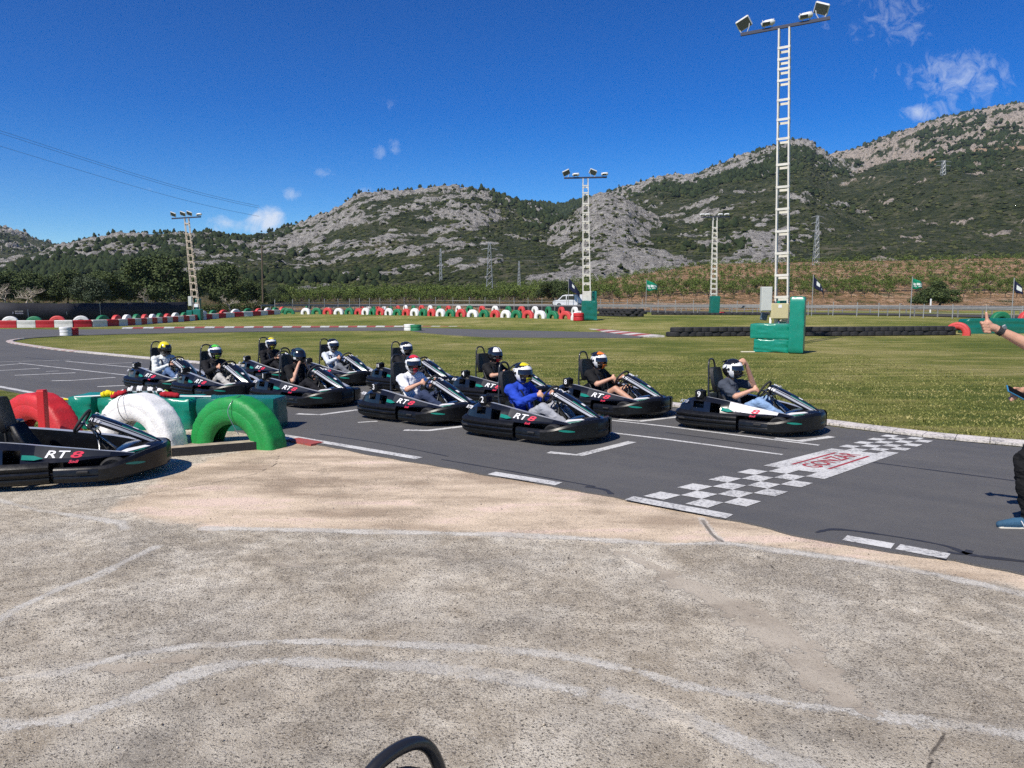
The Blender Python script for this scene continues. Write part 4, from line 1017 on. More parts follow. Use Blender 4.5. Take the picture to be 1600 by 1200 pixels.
KART0 = make_kart()
KARTS = {}
def number_texts(root, n):
    for s in (-1, 1):
        text('number', n, .115 if len(n) == 1 else .09, WHITE_DECAL, root, (-.597, s * .5465, .497), (math.pi / 2, 0, 0 if s < 0 else math.pi), bold=.0015)
    text('number', n, .13 if len(n) == 1 else .11, WHITE_DECAL, root, (.345, 0, .637), (math.radians(0), math.radians(24), math.radians(-90)), sx=1.1, bold=.0015).rotation_euler = Euler((math.radians(24), 0, math.radians(90)))
KART_SPOTS = [('9', 3.50, 10.98, -37, 'black rental kart number 9 with pale side panel, nearest the start line'),
              ('8', 1.70, 12.62, -42, 'black rental kart number 8 with the orange and white helmet, second along the grass'),
              ('2', .40, 10.36, -37, 'black rental kart number 2 carrying the driver in the blue jacket'),
              ('4', -.10, 14.1, -38, 'black rental kart number 4 half hidden behind kart number 2'),
              ('3', -1.36, 11.9, -38, 'black rental kart number 3 carrying the driver in the white T-shirt'),
              ('15', -2.0, 15.9, -40, 'black rental kart number 15 largely hidden behind kart number 3'),
              ('11', -3.85, 17.2, -40, 'black rental kart by the grass edge carrying the driver in the pale sweatshirt'),
              ('1', -3.68, 13.75, -34, 'black rental kart number 1 just beyond the green half-buried tyre'),
              ('6', -5.5, 17.9, -42, 'black rental kart at the back by the grass, partly behind kart number 1'),
              ('5', -5.62, 14.8, -40, 'black rental kart with a pale-trousered driver, seen above the white tyre'),
              ('12', -7.15, 16.0, -38, 'black rental kart number 12, rearmost and leftmost on the grid')]
first = True
for num, x, y, deg, lab in KART_SPOTS:
    k = KART0 if first else copy_tree(KART0)
    first = False
    k.location = (x, y, A_Z); k.rotation_euler = (0, 0, math.radians(deg)); tag(k, lab, 'kart', 'rental karts lined up on the starting grid'); KARTS[num] = k
spare = copy_tree(KART0); spare.location = (-4.72, 7.95, .02); spare.rotation_euler = (0, 0, math.radians(16)); tag(spare, 'empty black rental kart parked on the concrete beside the red tyre', 'kart')
mine = copy_tree(KART0); MINE_A = math.radians(-38); hoop_top = at(616, 1174, .995)
mine.location = (hoop_top.x + .65 * math.cos(MINE_A), hoop_top.y + .65 * math.sin(MINE_A), .02); mine.rotation_euler = (0, 0, MINE_A); tag(mine, 'black kart of which only the roll hoop shows at the bottom edge', 'kart')
q = MB(); rr = []
for z, w in ((.70, .088), (.80, .085), (.88, .078), (.915, .062), (.932, .035), (.937, .008)): rr.append([Vector((-.635 + .022 * math.cos(a), w * math.sin(a), z)) for a in np.linspace(0, 2 * math.pi, 15)[:-1]])
q.loft(rr, 0, True); q.tube([(-.640, -.045, .925), (-.646, -.062, .955)], .008, 6); q.build('neck_pad', SEAT, mine, smooth_=True)
for num, k in KARTS.items(): number_texts(k, num)
number_texts(spare, '7')
for ch in KARTS['9'].children:                                       # number 9 wears a pale side panel
    if ch.name.startswith('side_panel'):
        ch.data = ch.data.copy(); ch.data.materials[1] = WHITE_PANEL; ch['label'] = 'pale side panel'
        for tx in ch.children:
            if tx.name.startswith('lettering') and tx.data.materials[0] == WHITE_DECAL: tx.data = tx.data.copy(); tx.data.materials[0] = SILVER

# ------------------------------------------------------------------ people
class Fig:
    """a body made of overlapping tapered limbs, fused into one skin; every limb remembers which cloth covers it"""
    def __init__(s): s.mb, s.seg = MB(), []
    def limb(s, p0, p1, r0, r1, reg, n=12, flat=None):
        p0, p1 = Vector(p0), Vector(p1); d = p1 - p0; L = d.length; z = d.normalized() if L > 1e-6 else Vector((0, 0, 1))
        x = z.cross(Vector(flat) if flat is not None else Vector((0, 1, 0)))
        if x.length < .1: x = z.cross(Vector((1, 0, 0)))
        x.normalize(); y = z.cross(x); rings = []
        for k in range(5): a = math.pi / 2 * k / 4.6; rings.append((p0 - z * r0 * math.cos(a), r0 * math.sin(a) + .0008))
        rings.append((p0 + z * 1e-4, r0)); rings.append((p0.lerp(p1, .5), (r0 + r1) / 2)); rings.append((p1 - z * 1e-4, r1))
        for k in range(5): a = math.pi / 2 * (4 - k) / 4.6; rings.append((p1 + z * r1 * math.cos(a), r1 * math.sin(a) + .0008))
        s.mb.loft([[c + (x * math.cos(2 * math.pi * j / n) + y * math.sin(2 * math.pi * j / n)) * r for j in range(n)] for c, r in rings], 0, True)
        s.seg.append((p0, p1, r0, r1, reg)); return s
    def blob(s, c, rad, reg, R=None, n=14):
        c = Vector(c); R = R or Matrix.Identity(3); rings = []
        for k in range(n // 2 + 1):
            a = math.pi * k / (n // 2); a = min(max(a, .04), math.pi - .04)
            rings.append([c + R @ Vector((rad[0] * math.sin(a) * math.cos(2 * math.pi * j / n), rad[1] * math.sin(a) * math.sin(2 * math.pi * j / n), -rad[2] * math.cos(a))) for j in range(n)])
        s.mb.loft(rings, 0, True); s.seg.append((c, c + Vector((0, 0, 1e-4)), sum(rad) / 3, sum(rad) / 3, reg)); return s
    def build(s, name, mats, voxel=.011, it=4):
        me = bpy.data.meshes.new(name); me.from_pydata(s.mb.v, [], s.mb.f)
        bm = bmesh.new(); bm.from_mesh(me); bmesh.ops.recalc_face_normals(bm, faces=bm.faces); bm.to_mesh(me); bm.free()
        tmp = bpy.data.objects.new(name + '_tmp', me); FIGCOL.objects.link(tmp)
        r = tmp.modifiers.new('fuse', 'REMESH'); r.mode = 'VOXEL'; r.voxel_size = voxel
        sm = tmp.modifiers.new('soft', 'SMOOTH'); sm.iterations = it; sm.factor = .5
        FIGSCENE.view_layers[0].update()
        dg = FIGSCENE.view_layers[0].depsgraph; dg.update()
        out = bpy.data.meshes.new_from_object(tmp.evaluated_get(dg), depsgraph=dg)
        bpy.data.objects.remove(tmp)
        out.name = name
        n = len(out.polygons); C = np.empty(n * 3, np.float32); out.polygons.foreach_get('center', C); C = C.reshape(-1, 3)
        best = np.full(n, 1e9); reg = np.zeros(n, int)
        for p0, p1, r0, r1, rg in s.seg:
            a = np.array(p0); d = np.array(p1) - a; t = np.clip(((C - a) @ d) / max(d @ d, 1e-9), 0, 1); q = a + t[:, None] * d
            ds = np.linalg.norm(C - q, axis=1) - (r0 + (r1 - r0) * t); m = ds < best; best[m] = ds[m]; reg[m] = rg
        nv = len(out.vertices); co = np.empty(nv * 3, np.float32); out.vertices.foreach_get('co', co); co = co.reshape(-1, 3)
        no = np.array([v.normal[:] for v in out.vertices], np.float32)
        clothy = np.zeros(nv, np.float32); lv = np.empty(len(out.loops), np.int32); out.loops.foreach_get('vertex_index', lv); ls = np.empty(n, np.int32); out.polygons.foreach_get('loop_total', ls)
        cl_ = np.repeat(np.isin(reg, [0, 2]), ls); clothy[lv[cl_]] = 1
        wn_ = 1 - np.abs(2 * fbm(co[:, 0] * 7 + co[:, 2] * 5, co[:, 1] * 9, co[:, 2] * 15, o=3) - 1)
        co = co + no * ((wn_ - .75) * .030 + (fbm(co[:, 0] * 22, co[:, 1] * 22, co[:, 2] * 22, o=2) - .5) * .008)[:, None] * clothy[:, None]
        out.vertices.foreach_set('co', co.ravel())
        out.materials.clear()
        for q in mats: out.materials.append(q)
        out.polygons.foreach_set('material_index', reg.astype(np.int32)); out.polygons.foreach_set('use_smooth', np.ones(n, dtype=bool)); out.update()
        o = bpy.data.objects.new(name, out); COL.objects.link(o); return o
FIGSCENE = bpy.data.scenes.new('figure_workshop'); FIGCOL = FIGSCENE.collection

def hand(fig, wrist, palm_dir, finger_dir, thumb_dir, reg, scale=1.0, curl=.6):
    """palm with four curled fingers and a thumb"""
    w = Vector(wrist); f = Vector(palm_dir).normalized(); g = Vector(finger_dir).normalized(); t = Vector(thumb_dir).normalized()
    side = t - f * t.dot(f); side.normalize()
    k = scale
    fig.limb(w, w + f * .05 * k, .026 * k, .030 * k, reg); base = w + f * .075 * k
    for i in range(4):
        b = base + side * (.030 - .020 * i) * k; ln = (.036, .042, .039, .030)[i] * k
        fig.limb(w + f * .04 * k + side * (.018 - .012 * i) * k, b, .014 * k, .0115 * k, reg, 8)
        m = b + (f * (1 - curl) + g * curl).normalized() * ln; fig.limb(b, m, .0112 * k, .010 * k, reg, 8)
        e = m + (g * .9 - f * curl * .8).normalized() * ln * .8; fig.limb(m, e, .010 * k, .0085 * k, reg, 8)
    tb = w + f * .03 * k + side * .028 * k; m = tb + (side * .8 + f * .5).normalized() * .036 * k; fig.limb(tb, m, .014 * k, .012 * k, reg, 8); fig.limb(m, m + (side * .35 + f + g * .3).normalized() * .032 * k, .012 * k, .009 * k, reg, 8)

def helmet_mesh(parent, loc, rot, style, k=1.0):
    """full-face helmet: shell with a cut-out eye port, tinted visor, rear spoiler and vents"""
    nu, nv = 56, 34
    def shell(az, el, gro=1.0):
        x, y, z = math.cos(el) * math.cos(az), math.cos(el) * math.sin(az), math.sin(el)
        X, Y, Zz = .150 * x, .124 * y, .142 * z
        if z < .1 and x > 0: X += .034 * min(1, (.1 - z) * 1.25) * x
        if z < 0: Y *= 1 - .10 * (-z) ** 2; 
        if x < 0 and z < -.2: X *= 1 + .06 * z
        Zz = max(Zz, -.128)
        return Vector((X * gro, Y * gro, Zz * gro)) * k
    V, Fa, Mi = [], [], []
    for i in range(nv + 1):
        el = math.radians(-74 + (90 + 74) * i / nv)
        for j in range(nu): V.append(shell(2 * math.pi * j / nu, el))
    D = math.degrees
    for i in range(nv):
        el = -74 + 164 * (i + .5) / nv
        for j in range(nu):
            az = 360 * (j + .5) / nu; az = az - 360 if az > 180 else az
            if abs(az) < 56 and -17 < el < 17: continue
            Fa.append((i * nu + j, i * nu + (j + 1) % nu, (i + 1) * nu + (j + 1) % nu, (i + 1) * nu + j)); Mi.append(style(az, el))
    q = MB(); q.v = [tuple(p) for p in V]; q.f = Fa; q.m = Mi
    h = q.build('helmet', HELM_MATS, parent, smooth_=True); h.location = loc; h.rotation_euler = rot
    q = MB(); rings = []
    for el in np.linspace(-5, 21, 8): rings.append([shell(math.radians(a), math.radians(el), 1.03) for a in np.linspace(-66, 66, 21)])
    q.loft(rings, 0, False, cap=False); q.build('visor', VISOR, h, smooth_=True)
    q = MB(); q.box((-.10 * k, 0, .105 * k), (.09 * k, .12 * k, .018 * k), 0, ch=.006, rot=Matrix.Rotation(math.radians(-22), 3, 'Y')); q.build('spoiler', HELM_MATS[0], h)
    for s in (-1, 1):
        q = MB(); q.tube([(.02 * k, s * .121 * k, .005 * k), (.02 * k, s * .133 * k, .005 * k)], .017 * k, 12); q.build('visor_hinge', HELM_MATS[0], h, auto=40)
    q = MB(); q.box((.176 * k, 0, -.075 * k), (.02 * k, .06 * k, .014 * k), 0, ch=.004); q.build('chin_vent', HELM_MATS[0], h)
    return h
VISOR = mat('smoked_visor', (.012, .013, .016), .08, coat=.5)
def hm(n, c): return mat(n, c, .22, coat=.5)
HELM_MATS = [hm('helmet_black', (.010, .010, .012)), hm('helmet_white', (.76, .76, .75)), hm('helmet_yellow', (.68, .58, .02)), hm('helmet_lime', (.45, .68, .05)), hm('helmet_green', (.10, .55, .05)), hm('helmet_red', (.66, .03, .04)), hm('helmet_orange', (.82, .20, .02)), hm('helmet_teal', (.03, .07, .085))]
def sty(top, chin, band=1, sideb=1, base=0):
    """white brow and jaw sweeps on black, coloured crown patch and chin"""
    def f(az, el):
        a = abs(az)
        if el > 48 and a < 62: return top
        if chin is not None and a < 20 and el < -20: return chin
        if band is not None and a < 78 and 17 + .05 * a < el < 45 - .22 * a: return band
        if sideb is not None and 57 < a < 92 + el * .35 and -48 < el < 26: return sideb
        if sideb is not None and 100 < a < 150 and abs(el - 22 + (a - 100) * .3) < 9: return sideb
        return base
    return f
def sty_petal(az, el):
    a = abs(az)
    if 22 < el < 66 and 9 < a < 62: return 1
    return 5 if el < -30 and a < 40 else 0
def sty_yellow(az, el):
    a = abs(az)
    if a > 35 and (el > 5 and (a % 40) < 27): return 2
    if el > 45: return 2
    return 0
def sty_dark(az, el):
    a = abs(az)
    if 48 < el < 70 and a < 70: return 7
    if 55 < a < 75 and -20 < el < 30: return 1 if el < -8 else 7
    return 0

def driver(num, lab, shirt, trousers, style, sleeve='short', pose='wheel', lean=0.0, turn=0.0, shoe=(.6, .6, .6), shorts=False, big=1.0, head_pitch=0.0, print_=False, strap=True):
    """seated figure in kart coordinates, moved into its kart afterwards"""
    f = Fig(); b = big; SH, SK, TR, SO = 0, 1, 2, 3
    hip = Vector((-.28, 0, .20)); chest = Vector((-.36 + lean * .6, 0, .50)); neck = Vector((-.37 + lean, 0, .665)); head = Vector((-.325 + lean * 1.15, 0, .83))
    f.blob(hip, (.15 * b, .175 * b, .13), TR); f.blob(hip.lerp(chest, .45), (.125 * b, .165 * b, .16), SH); f.blob(chest, (.125 * b, .185 * b, .17), SH)
    f.limb(hip, chest, .12 * b, .125 * b, SH); f.limb(chest + Vector((0, -.05, .08)), chest + Vector((0, .05, .08)), .11 * b, .11 * b, SH)
    f.limb(neck - Vector((0, 0, .05)), head, .058, .056, SK); f.blob(head + Vector((.01, 0, .01)), (.095, .075, .115), SK)
    f.blob(head + Vector((.10, 0, -.005)), (.018, .016, .026), SK)
    wheel = {-1: Vector((.12, -.145, .575)), 1: Vector((.12, .145, .575))}
    for s in (-1, 1):
        sh = neck + Vector((.0, s * .19 * b, -.055)); el = sh.lerp(wheel[s], .5) + Vector((-.03, s * .09, -.125)); wr = wheel[s] + Vector((-.085, s * .015, -.01))
        gdir, fdir, tdir = Vector((.3, -s * .5, -.8)), (wheel[s] - wr) + Vector((0, 0, .01)), Vector((.2, -s * .3, .9))
        if pose == 'chin': el = sh + Vector((.20, s * .06, -.20)); wr = head + Vector((.115, s * .085, -.135)); fdir = Vector((.1, -s * .5, .7)); gdir = Vector((-.7, -s * .4, .1)); tdir = Vector((-.2, -s * .8, .2))
        if pose == 'raise' and s == 1: el = sh + Vector((.27, .08, -.02)); wr = head + Vector((.175, .10, .085)); fdir = Vector((-.25, -.5, .5)); gdir = Vector((-.8, -.3, .2)); tdir = Vector((-.3, -.6, .3))
        if pose == 'phone': el = sh + Vector((.12, s * .07, -.23)); wr = Vector((-.04, s * .06, .50)); fdir = Vector((.8, -s * .25, .4)); gdir = Vector((.2, -s * .7, -.3)); tdir = Vector((.2, -s * .4, .8))
        if pose == 'low' : wr = wr + Vector((-.03, 0, -.06))
        f.limb(neck + Vector((0, s * .05, -.03)), sh, .075 * b, .078 * b, SH); 
        if sleeve == 'long': f.limb(sh, el, .068 * b, .056 * b, SH); f.limb(el, el.lerp(wr, .93), .056 * b, .040 * b, SH); f.limb(el.lerp(wr, .85), wr, .028, .026, SK)
        else: f.limb(sh, sh.lerp(el, .72), .068 * b, .064 * b, SH); f.limb(sh.lerp(el, .6), el, .048 * b, .044 * b, SK); f.limb(el, wr, .044 * b, .027, SK)
        hand(f, wr, fdir, gdir, tdir, SK, 1.0, .75)
        hp_ = hip + Vector((.04, s * .095, -.02)); kn = Vector((.16, s * .185, .405)); an = Vector((.56, s * .135, .175)); toe = an + Vector((.10, 0, .10))
        f.limb(hp_, hp_.lerp(kn, .6 if shorts else 1), .092 * b, (.078 if shorts else .066) * b, TR)
        if shorts: f.limb(hp_.lerp(kn, .5), kn, .062 * b, .056 * b, SK); f.limb(kn, an, .056 * b, .036, SK)
        else: f.limb(kn, an, .066 * b, .048, TR)
        f.limb(an + Vector((0, 0, -.03)), an + Vector((.03, 0, -.05)), .038, .036, SO); f.limb(an + Vector((.02, 0, -.05)), toe + Vector((.01, 0, .02)), .040, .034, SO)
    sc, tc_, oc = cloth('shirt_' + num, shirt), cloth('trousers_' + num, trousers), cloth('shoe_' + num, shoe)
    o = f.build('person', [sc, SKIN, tc_, oc])
    tag(o, lab, 'person', 'drivers seated in the karts')
    K = KARTS[num]; o.location = K.location; o.rotation_euler = K.rotation_euler
    helmet_mesh(o, head + Vector((.012, 0, .012)), (0, head_pitch, turn), style, 1.06)
    if strap:
        for s in (-1, 1):
            q = MB(); P = catmull([neck + Vector((-.02, s * .10, .02)), neck + Vector((.10, s * .11, -.05)), chest + Vector((.135 * b, s * .10, .02)), hip.lerp(chest, .4) + Vector((.14 * b, s * .09, 0)), hip + Vector((.14 * b, s * .15, .03))], 4); rr = []
            for p in P: rr.append([p + Vector((0, -.02, 0)), p + Vector((.008, 0, .004)), p + Vector((0, .02, 0)), p + Vector((-.004, 0, -.004))])
            q.loft(rr, 0, True); q.build('harness_strap', DSTEEL, o)
    if print_:
        q = MB(); q.add([chest + Vector((.135 * b, dy * .055, dz)) for dy, dz in ((-1, -.05), (1, -.05), (1.2, .03), (-1.2, .03))], [(0, 1, 2, 3)])
        t = NT('shirt_print_' + num, .8); m = t.done(t.mix(t.rng(t.noise(30, 4, .7), .45, .52), tuple(shirt), (.7, .7, .68))); q.build('shirt_print', m, o)
    return o
R_ = math.radians
driver('9', 'driver in slate T-shirt and jeans raising one hand to a black and white helmet', (.055, .065, .085), (.21, .32, .50), sty(0, None), pose='raise', turn=R_(-14), shoe=(.35, .4, .5), print_=True, big=1.06, strap=False)
driver('8', 'driver in black T-shirt and shorts with an orange, white and black helmet', (.011, .011, .012), (.03, .03, .035), sty(6, 6), turn=R_(-16), shorts=True, print_=True, big=1.05)
driver('2', 'driver in royal blue jacket and grey trousers with a yellow-chinned helmet', (.018, .055, .40), (.30, .31, .34), sty(2, 2), sleeve='long', turn=R_(-22), big=1.1)
driver('4', 'driver in black top, helmet black with two white petals, behind the blue jacket', (.012, .012, .013), (.15, .22, .34), sty_petal, pose='low', turn=R_(-10), lean=.03)
driver('3', 'driver in white T-shirt and navy jeans with a red-topped white helmet', (.74, .76, .80), (.03, .042, .085), sty(5, 5), turn=R_(-30), big=1.06, lean=.04, strap=False)
driver('15', 'driver of whom only a black helmet with white brow shows behind the white T-shirt', (.012, .012, .014), (.03, .03, .04), sty(0, 0), turn=R_(-12))
driver('11', 'driver in pale grey sweatshirt and grey jeans with a black and white helmet', (.55, .59, .64), (.13, .14, .16), sty(0, 0), sleeve='long', turn=R_(-14))
driver('1', 'driver dressed in black fastening a dark helmet with both hands at the chin', (.011, .011, .012), (.012, .012, .015), sty_dark, pose='chin', turn=R_(-8), shoe=(.7, .7, .7), lean=.03)
driver('6', 'driver in black with a white helmet, yellow crown and chin, rear by the grass', (.012, .012, .014), (.012, .012, .014), sty(2, 2), sleeve='long', pose='phone', turn=R_(-18))
driver('5', 'driver in black jacket and pale trousers with a green-topped white helmet', (.012, .012, .014), (.40, .39, .37), sty(4, 3), sleeve='long', turn=R_(-12), print_=True)
driver('12', 'driver in pale sweatshirt and jeans looking down, yellow and black helmet', (.62, .65, .64), (.09, .15, .28), sty_yellow, sleeve='long', pose='phone', turn=R_(10), head_pitch=R_(14))

# the marshal at the right edge, thumb up, phone in the other hand
def marshal():
    f = Fig(); SH, SK, TR, SO, SL = 0, 1, 2, 3, 4
    Y0 = 6.12; L = lambda x, y, z: Vector((x, y, z))
    hip, chest, neck, head = L(4.46, Y0, .97), L(4.47, Y0, 1.28), L(4.46, Y0, 1.50), L(4.43, Y0, 1.68)
    f.blob(hip, (.13, .18, .13), TR); f.blob(hip.lerp(chest, .5), (.125, .165, .19), SH); f.blob(chest, (.13, .19, .19), SH); f.limb(hip, chest, .12, .13, SH)
    f.limb(neck - L(0, 0, .06), head, .06, .058, SK); f.blob(head + L(-.01, 0, .03), (.10, .078, .125), SK); f.blob(head + L(-.115, 0, .01), (.018, .014, .024), SK)
    for s in (-1, 1): f.blob(head + L(.005, s * .08, .015), (.02, .012, .032), SK)
    # near arm: forearm forward, fist with the thumb up
    sh = neck + L(.01, -.19, -.06); el = L(4.14, 5.93, 1.462); wr = L(3.795, 6.0, 1.648)
    f.limb(neck + L(0, -.05, -.03), sh, .075, .078, SH); f.limb(sh, sh.lerp(el, .62), .07, .066, SH); f.limb(sh.lerp(el, .5), el, .05, .047, SK)
    f.limb(el, el.lerp(wr, .35), .046, .049, SK); f.limb(el.lerp(wr, .35), wr, .049, .028, SK, flat=(0, 0, 1))
    fw_ = (wr - el).normalized(); fw_ = (fw_ + L(0, 0, -.28)).normalized(); up = L(-.12, 0, 1).normalized()
    pc = wr + fw_ * .055; f.limb(wr, pc, .030, .036, SK); f.limb(pc + L(0, 0, .018), pc - L(0, 0, .022), .034, .032, SK)
    for i in range(4):
        kx = wr + fw_ * (.098 - .006 * i) + up * (.022 - .021 * i); f.limb(wr + fw_ * .05 + up * (.018 - .016 * i), kx, .015, .0128, SK, 9)
        m = kx + L(-.012, -.034, -.006); f.limb(kx, m, .0125, .0115, SK, 9); e = m + L(.034, -.006, -.004); f.limb(m, e, .0112, .010, SK, 9)
    tb = wr + fw_ * .042 + up * .026; t1 = tb + (up * .9 + fw_ * .35).normalized() * .040; t2 = t1 + (up + L(-.05, 0, 0)).normalized() * .046; f.limb(wr + fw_ * .02, tb, .022, .019, SK, 9); f.limb(tb, t1, .0175, .014, SK, 9); f.limb(t1, t2, .0135, .0105, SK, 9)
    # far arm holds the phone at the waist
    sh2 = neck + L(.01, .19, -.06); el2 = L(4.43, 6.32, 1.14); wr2 = L(4.115, 6.12, 1.135)
    f.limb(neck + L(0, .05, -.03), sh2, .075, .078, SH); f.limb(sh2, sh2.lerp(el2, .62), .07, .066, SH); f.limb(sh2.lerp(el2, .5), el2, .05, .046, SK); f.limb(el2, wr2, .046, .028, SK)
    hd = (wr2 - el2).normalized(); hd = L(-.9, -.12, -.18).normalized()
    f.limb(wr2, wr2 + hd * .055, .028, .034, SK)
    for i in range(4):
        b = wr2 + hd * (.055 + .016 * i) + L(0, -.012, -.026 - .004 * i); m = b + L(-.012, -.036, -.012); f.limb(wr2 + hd * .03 + L(0, 0, -.01), b, .015, .0125, SK, 9); f.limb(b, m, .0115, .0105, SK, 9); f.limb(m, m + L(0, -.004, .026), .010, .009, SK, 9)
    tb = wr2 + hd * .03 + L(0, -.01, .026); f.limb(tb, tb + L(-.045, -.022, .006), .0145, .0125, SK, 9); f.limb(tb + L(-.045, -.022, .006), tb + L(-.075, -.03, -.006), .012, .0095, SK, 9)
    for y, kn, an in ((-.08, L(4.13, 6.03, .585), L(4.19, 6.03, .135)), (.09, L(4.44, 6.22, .52), L(4.62, 6.24, .12))):
        hp_ = hip + L(-.02, y, -.05); f.limb(hp_, kn, .105, .078, TR); f.limb(kn, kn.lerp(an, .4), .076, .078, TR); f.limb(kn.lerp(an, .4), an, .078, .056, TR)
        f.limb(an, an + L(0, 0, -.045), .042, .043, SO); f.limb(an + L(.05, 0, -.062), an + L(-.10, 0, -.070), .044, .045, SO); f.limb(an + L(-.10, 0, -.070), an + L(-.225, 0, -.080), .046, .030, SO)
        for y_ in (-.022, 0, .022): f.limb(an + L(.085, y_, -.107), an + L(-.08, y_, -.110), .024, .022, SL, 9); f.limb(an + L(-.08, y_, -.110), an + L(-.225, y_ * .7, -.106), .022, .018, SL, 9)
    mats_ = [cloth('marshal_shirt', (.02, .02, .022)), SKIN, cloth('marshal_trousers', (.010, .010, .011)), mat('blue_shoe_mesh', (.025, .085, .15), .8, bump=.5, bscale=120, var=.2), mat('cream_shoe_sole', (.62, .58, .48), .7)]
    o = f.build('person', mats_, voxel=.0062, it=3)
    tag(o, 'standing marshal at the right edge giving a thumbs up, dark trousers, blue shoes', 'person')
    hair = MB(); rings = []
    for el_ in np.linspace(5, 88, 8): rings.append([head + Vector((-.01 + .108 * math.cos(R_(el_)) * math.cos(a) + .012, .086 * math.cos(R_(el_)) * math.sin(a), .03 + .135 * math.sin(R_(el_)) + (.05 if math.cos(a) < -.4 else 0) * (1 - el_ / 90))) for a in np.linspace(0, 2 * math.pi, 19)[:-1]])
    hair.loft(rings, 0, True); hair.build('hair', cloth('dark_hair', (.02, .014, .01)), o, smooth_=True)
    for s_, a_ in ((-1, 1), (1, 1)):
        e = MB(); e.tube([head + Vector((-.098, s_ * .032, .035)), head + Vector((-.106, s_ * .032, .035))], .011, 8); e.build('eye', WHITE_DECAL, o)
    e = MB(); e.box(head + Vector((-.104, 0, -.055)), (.012, .045, .010), 0, ch=.004); e.build('mouth', mat('lips', (.40, .14, .12), .5), o)
    # lacing and the slanted mark on the near shoe
    an = L(4.19, 6.03, .135); q = MB()
    for a, b in (((-.085, -.046, -.040), (-.06, -.050, -.085)), ((-.06, -.050, -.085), (-.035, -.050, -.045)), ((-.035, -.050, -.045), (-.005, -.050, -.088)), ((-.005, -.050, -.088), (.02, -.049, -.045))): q.tube([an + Vector(a), an + Vector(b)], .0045, 6)
    q.build('shoe_mark', WHITE_DECAL, o)
    # wristwatch and phone: worn / held
    w = tag(MB().build('wristwatch', RUBBER), 'black wristwatch strap on the marshal\'s raised wrist', 'watch') if False else None
    q = MB(); d = (wr - el).normalized(); c0 = wr - d * .045; u = d.cross(Vector((0, 1, 0))).normalized(); v_ = d.cross(u); rings = []
    for t_, rr in ((-.021, .034), (-.018, .040), (.018, .0375), (.021, .031)): rings.append([c0 + d * t_ + (u * math.cos(a) * 1.0 + v_ * math.sin(a)) * rr for a in np.linspace(0, 2 * math.pi, 21)[:-1]])
    q.loft(rings, 0, True); ws = q.build('wristwatch', RUBBER, auto=40); tag(ws, 'black wristwatch on the marshal\'s raised wrist', 'watch')
    q = MB(); q.box(c0 + u * .0 + Vector((.012, -.03, .028)), (.034, .012, .036), 0, rot=Matrix.Rotation(R_(-30), 3, 'Y'), ch=.005); q.build('watch_case', STEEL, ws)
    R0 = Matrix.Rotation(R_(27), 3, 'Y') @ Matrix.Rotation(R_(40), 3, 'X')
    pc = Vector((4.035, 6.055, 1.128)); q = MB(); q.box(pc, (.165, .078, .012), 0, rot=R0, ch=.004); ph = q.build('smartphone', mat('blue_phone_case', (.03, .16, .30), .45)); tag(ph, 'smartphone in a blue case held in the marshal\'s lower hand', 'phone')
    q = MB(); q.box(pc + R0 @ Vector((0, 0, .0065)), (.152, .068, .003), 0, rot=R0); q.build('screen', mat('black_phone_glass', (.008, .008, .01), .1), ph)
marshal()

# ------------------------------------------------------------------ tyres
def nth(i):
    w = ['first', 'second', 'third', 'fourth', 'fifth', 'sixth', 'seventh', 'eighth', 'ninth', 'tenth', 'eleventh', 'twelfth']
    return w[i] if i < 12 else f'{i + 1}' + ('th' if 10 <= (i + 1) % 100 <= 20 else {1: 'st', 2: 'nd', 3: 'rd'}.get((i + 1) % 10, 'th'))
def tyre_mesh(name, R, tube_r, width, nseg=64, lugs=0, groove=.006):
    """car or lorry tyre standing on edge: axis along y, centre at the origin"""
    q = MB(); w = width / 2; ri = R - 2 * tube_r
    pr = [(ri, w * .52), (ri + .014, w * .68), (ri + tube_r * .34, w * .93), (ri + tube_r * .70, w), (R - tube_r * .92, w * 1.0), (R - tube_r * .86, w * .975), (R - tube_r * .80, w * .99), (R - tube_r * .42, w * .965), (R - tube_r * .22, w * .91), (R - tube_r * .10, w * .845)]
    tread = [(R - tube_r * .03, w * .77), (R, w * .66), (R, w * .40), (R, w * .14)]
    half = pr + tread
    full = half + [(r, -y) for r, y in half[::-1]]
    inner = [(ri + tube_r * .25, -w * .6), (R - tube_r * .5, -w * .7), (R - tube_r * .25, 0), (R - tube_r * .5, w * .7), (ri + tube_r * .25, w * .6)]
    full = full + inner
    nt = len(pr); rings = []
    for i in range(nseg):
        a = 2 * math.pi * i / nseg; ring = []
        for j, (r, y) in enumerate(full):
            if r > R - tube_r * .24 and w * .74 < abs(y) < w * .93 and i % 2 == 0 and lugs: r = r - groove * 3.0
            if lugs and r > R - .02 and (i // 2) % 2: r = r - groove * 1.1
            ring.append(Vector((math.cos(a) * r, y, math.sin(a) * r)))
        rings.append(ring)
    q.loft(rings, 0, True, True)
    return q
def painted(name, c, old=(.05, .05, .05)): return mat(name, c, .55, var=.14, vscale=5, bump=.3, bscale=38, rvar=.12, dirt=.5, dirt_color=tuple(q * .5 + .03 for q in c))
T_RED, T_WHITE, T_GREEN = painted('red_tyre_paint', (.50, .018, .022)), painted('white_tyre_paint', (.74, .74, .72)), painted('green_tyre_paint', (.008, .24, .045))
F_RED, F_GREEN = painted('sunfaded_red_tyre_paint', (.56, .055, .05)), painted('dull_green_tyre_paint', (.012, .17, .07))
TM = {'red': T_RED, 'white': T_WHITE, 'green': T_GREEN}
big_t = tyre_mesh('tyre', .70, .178, .36, 96, lugs=1, groove=.005)
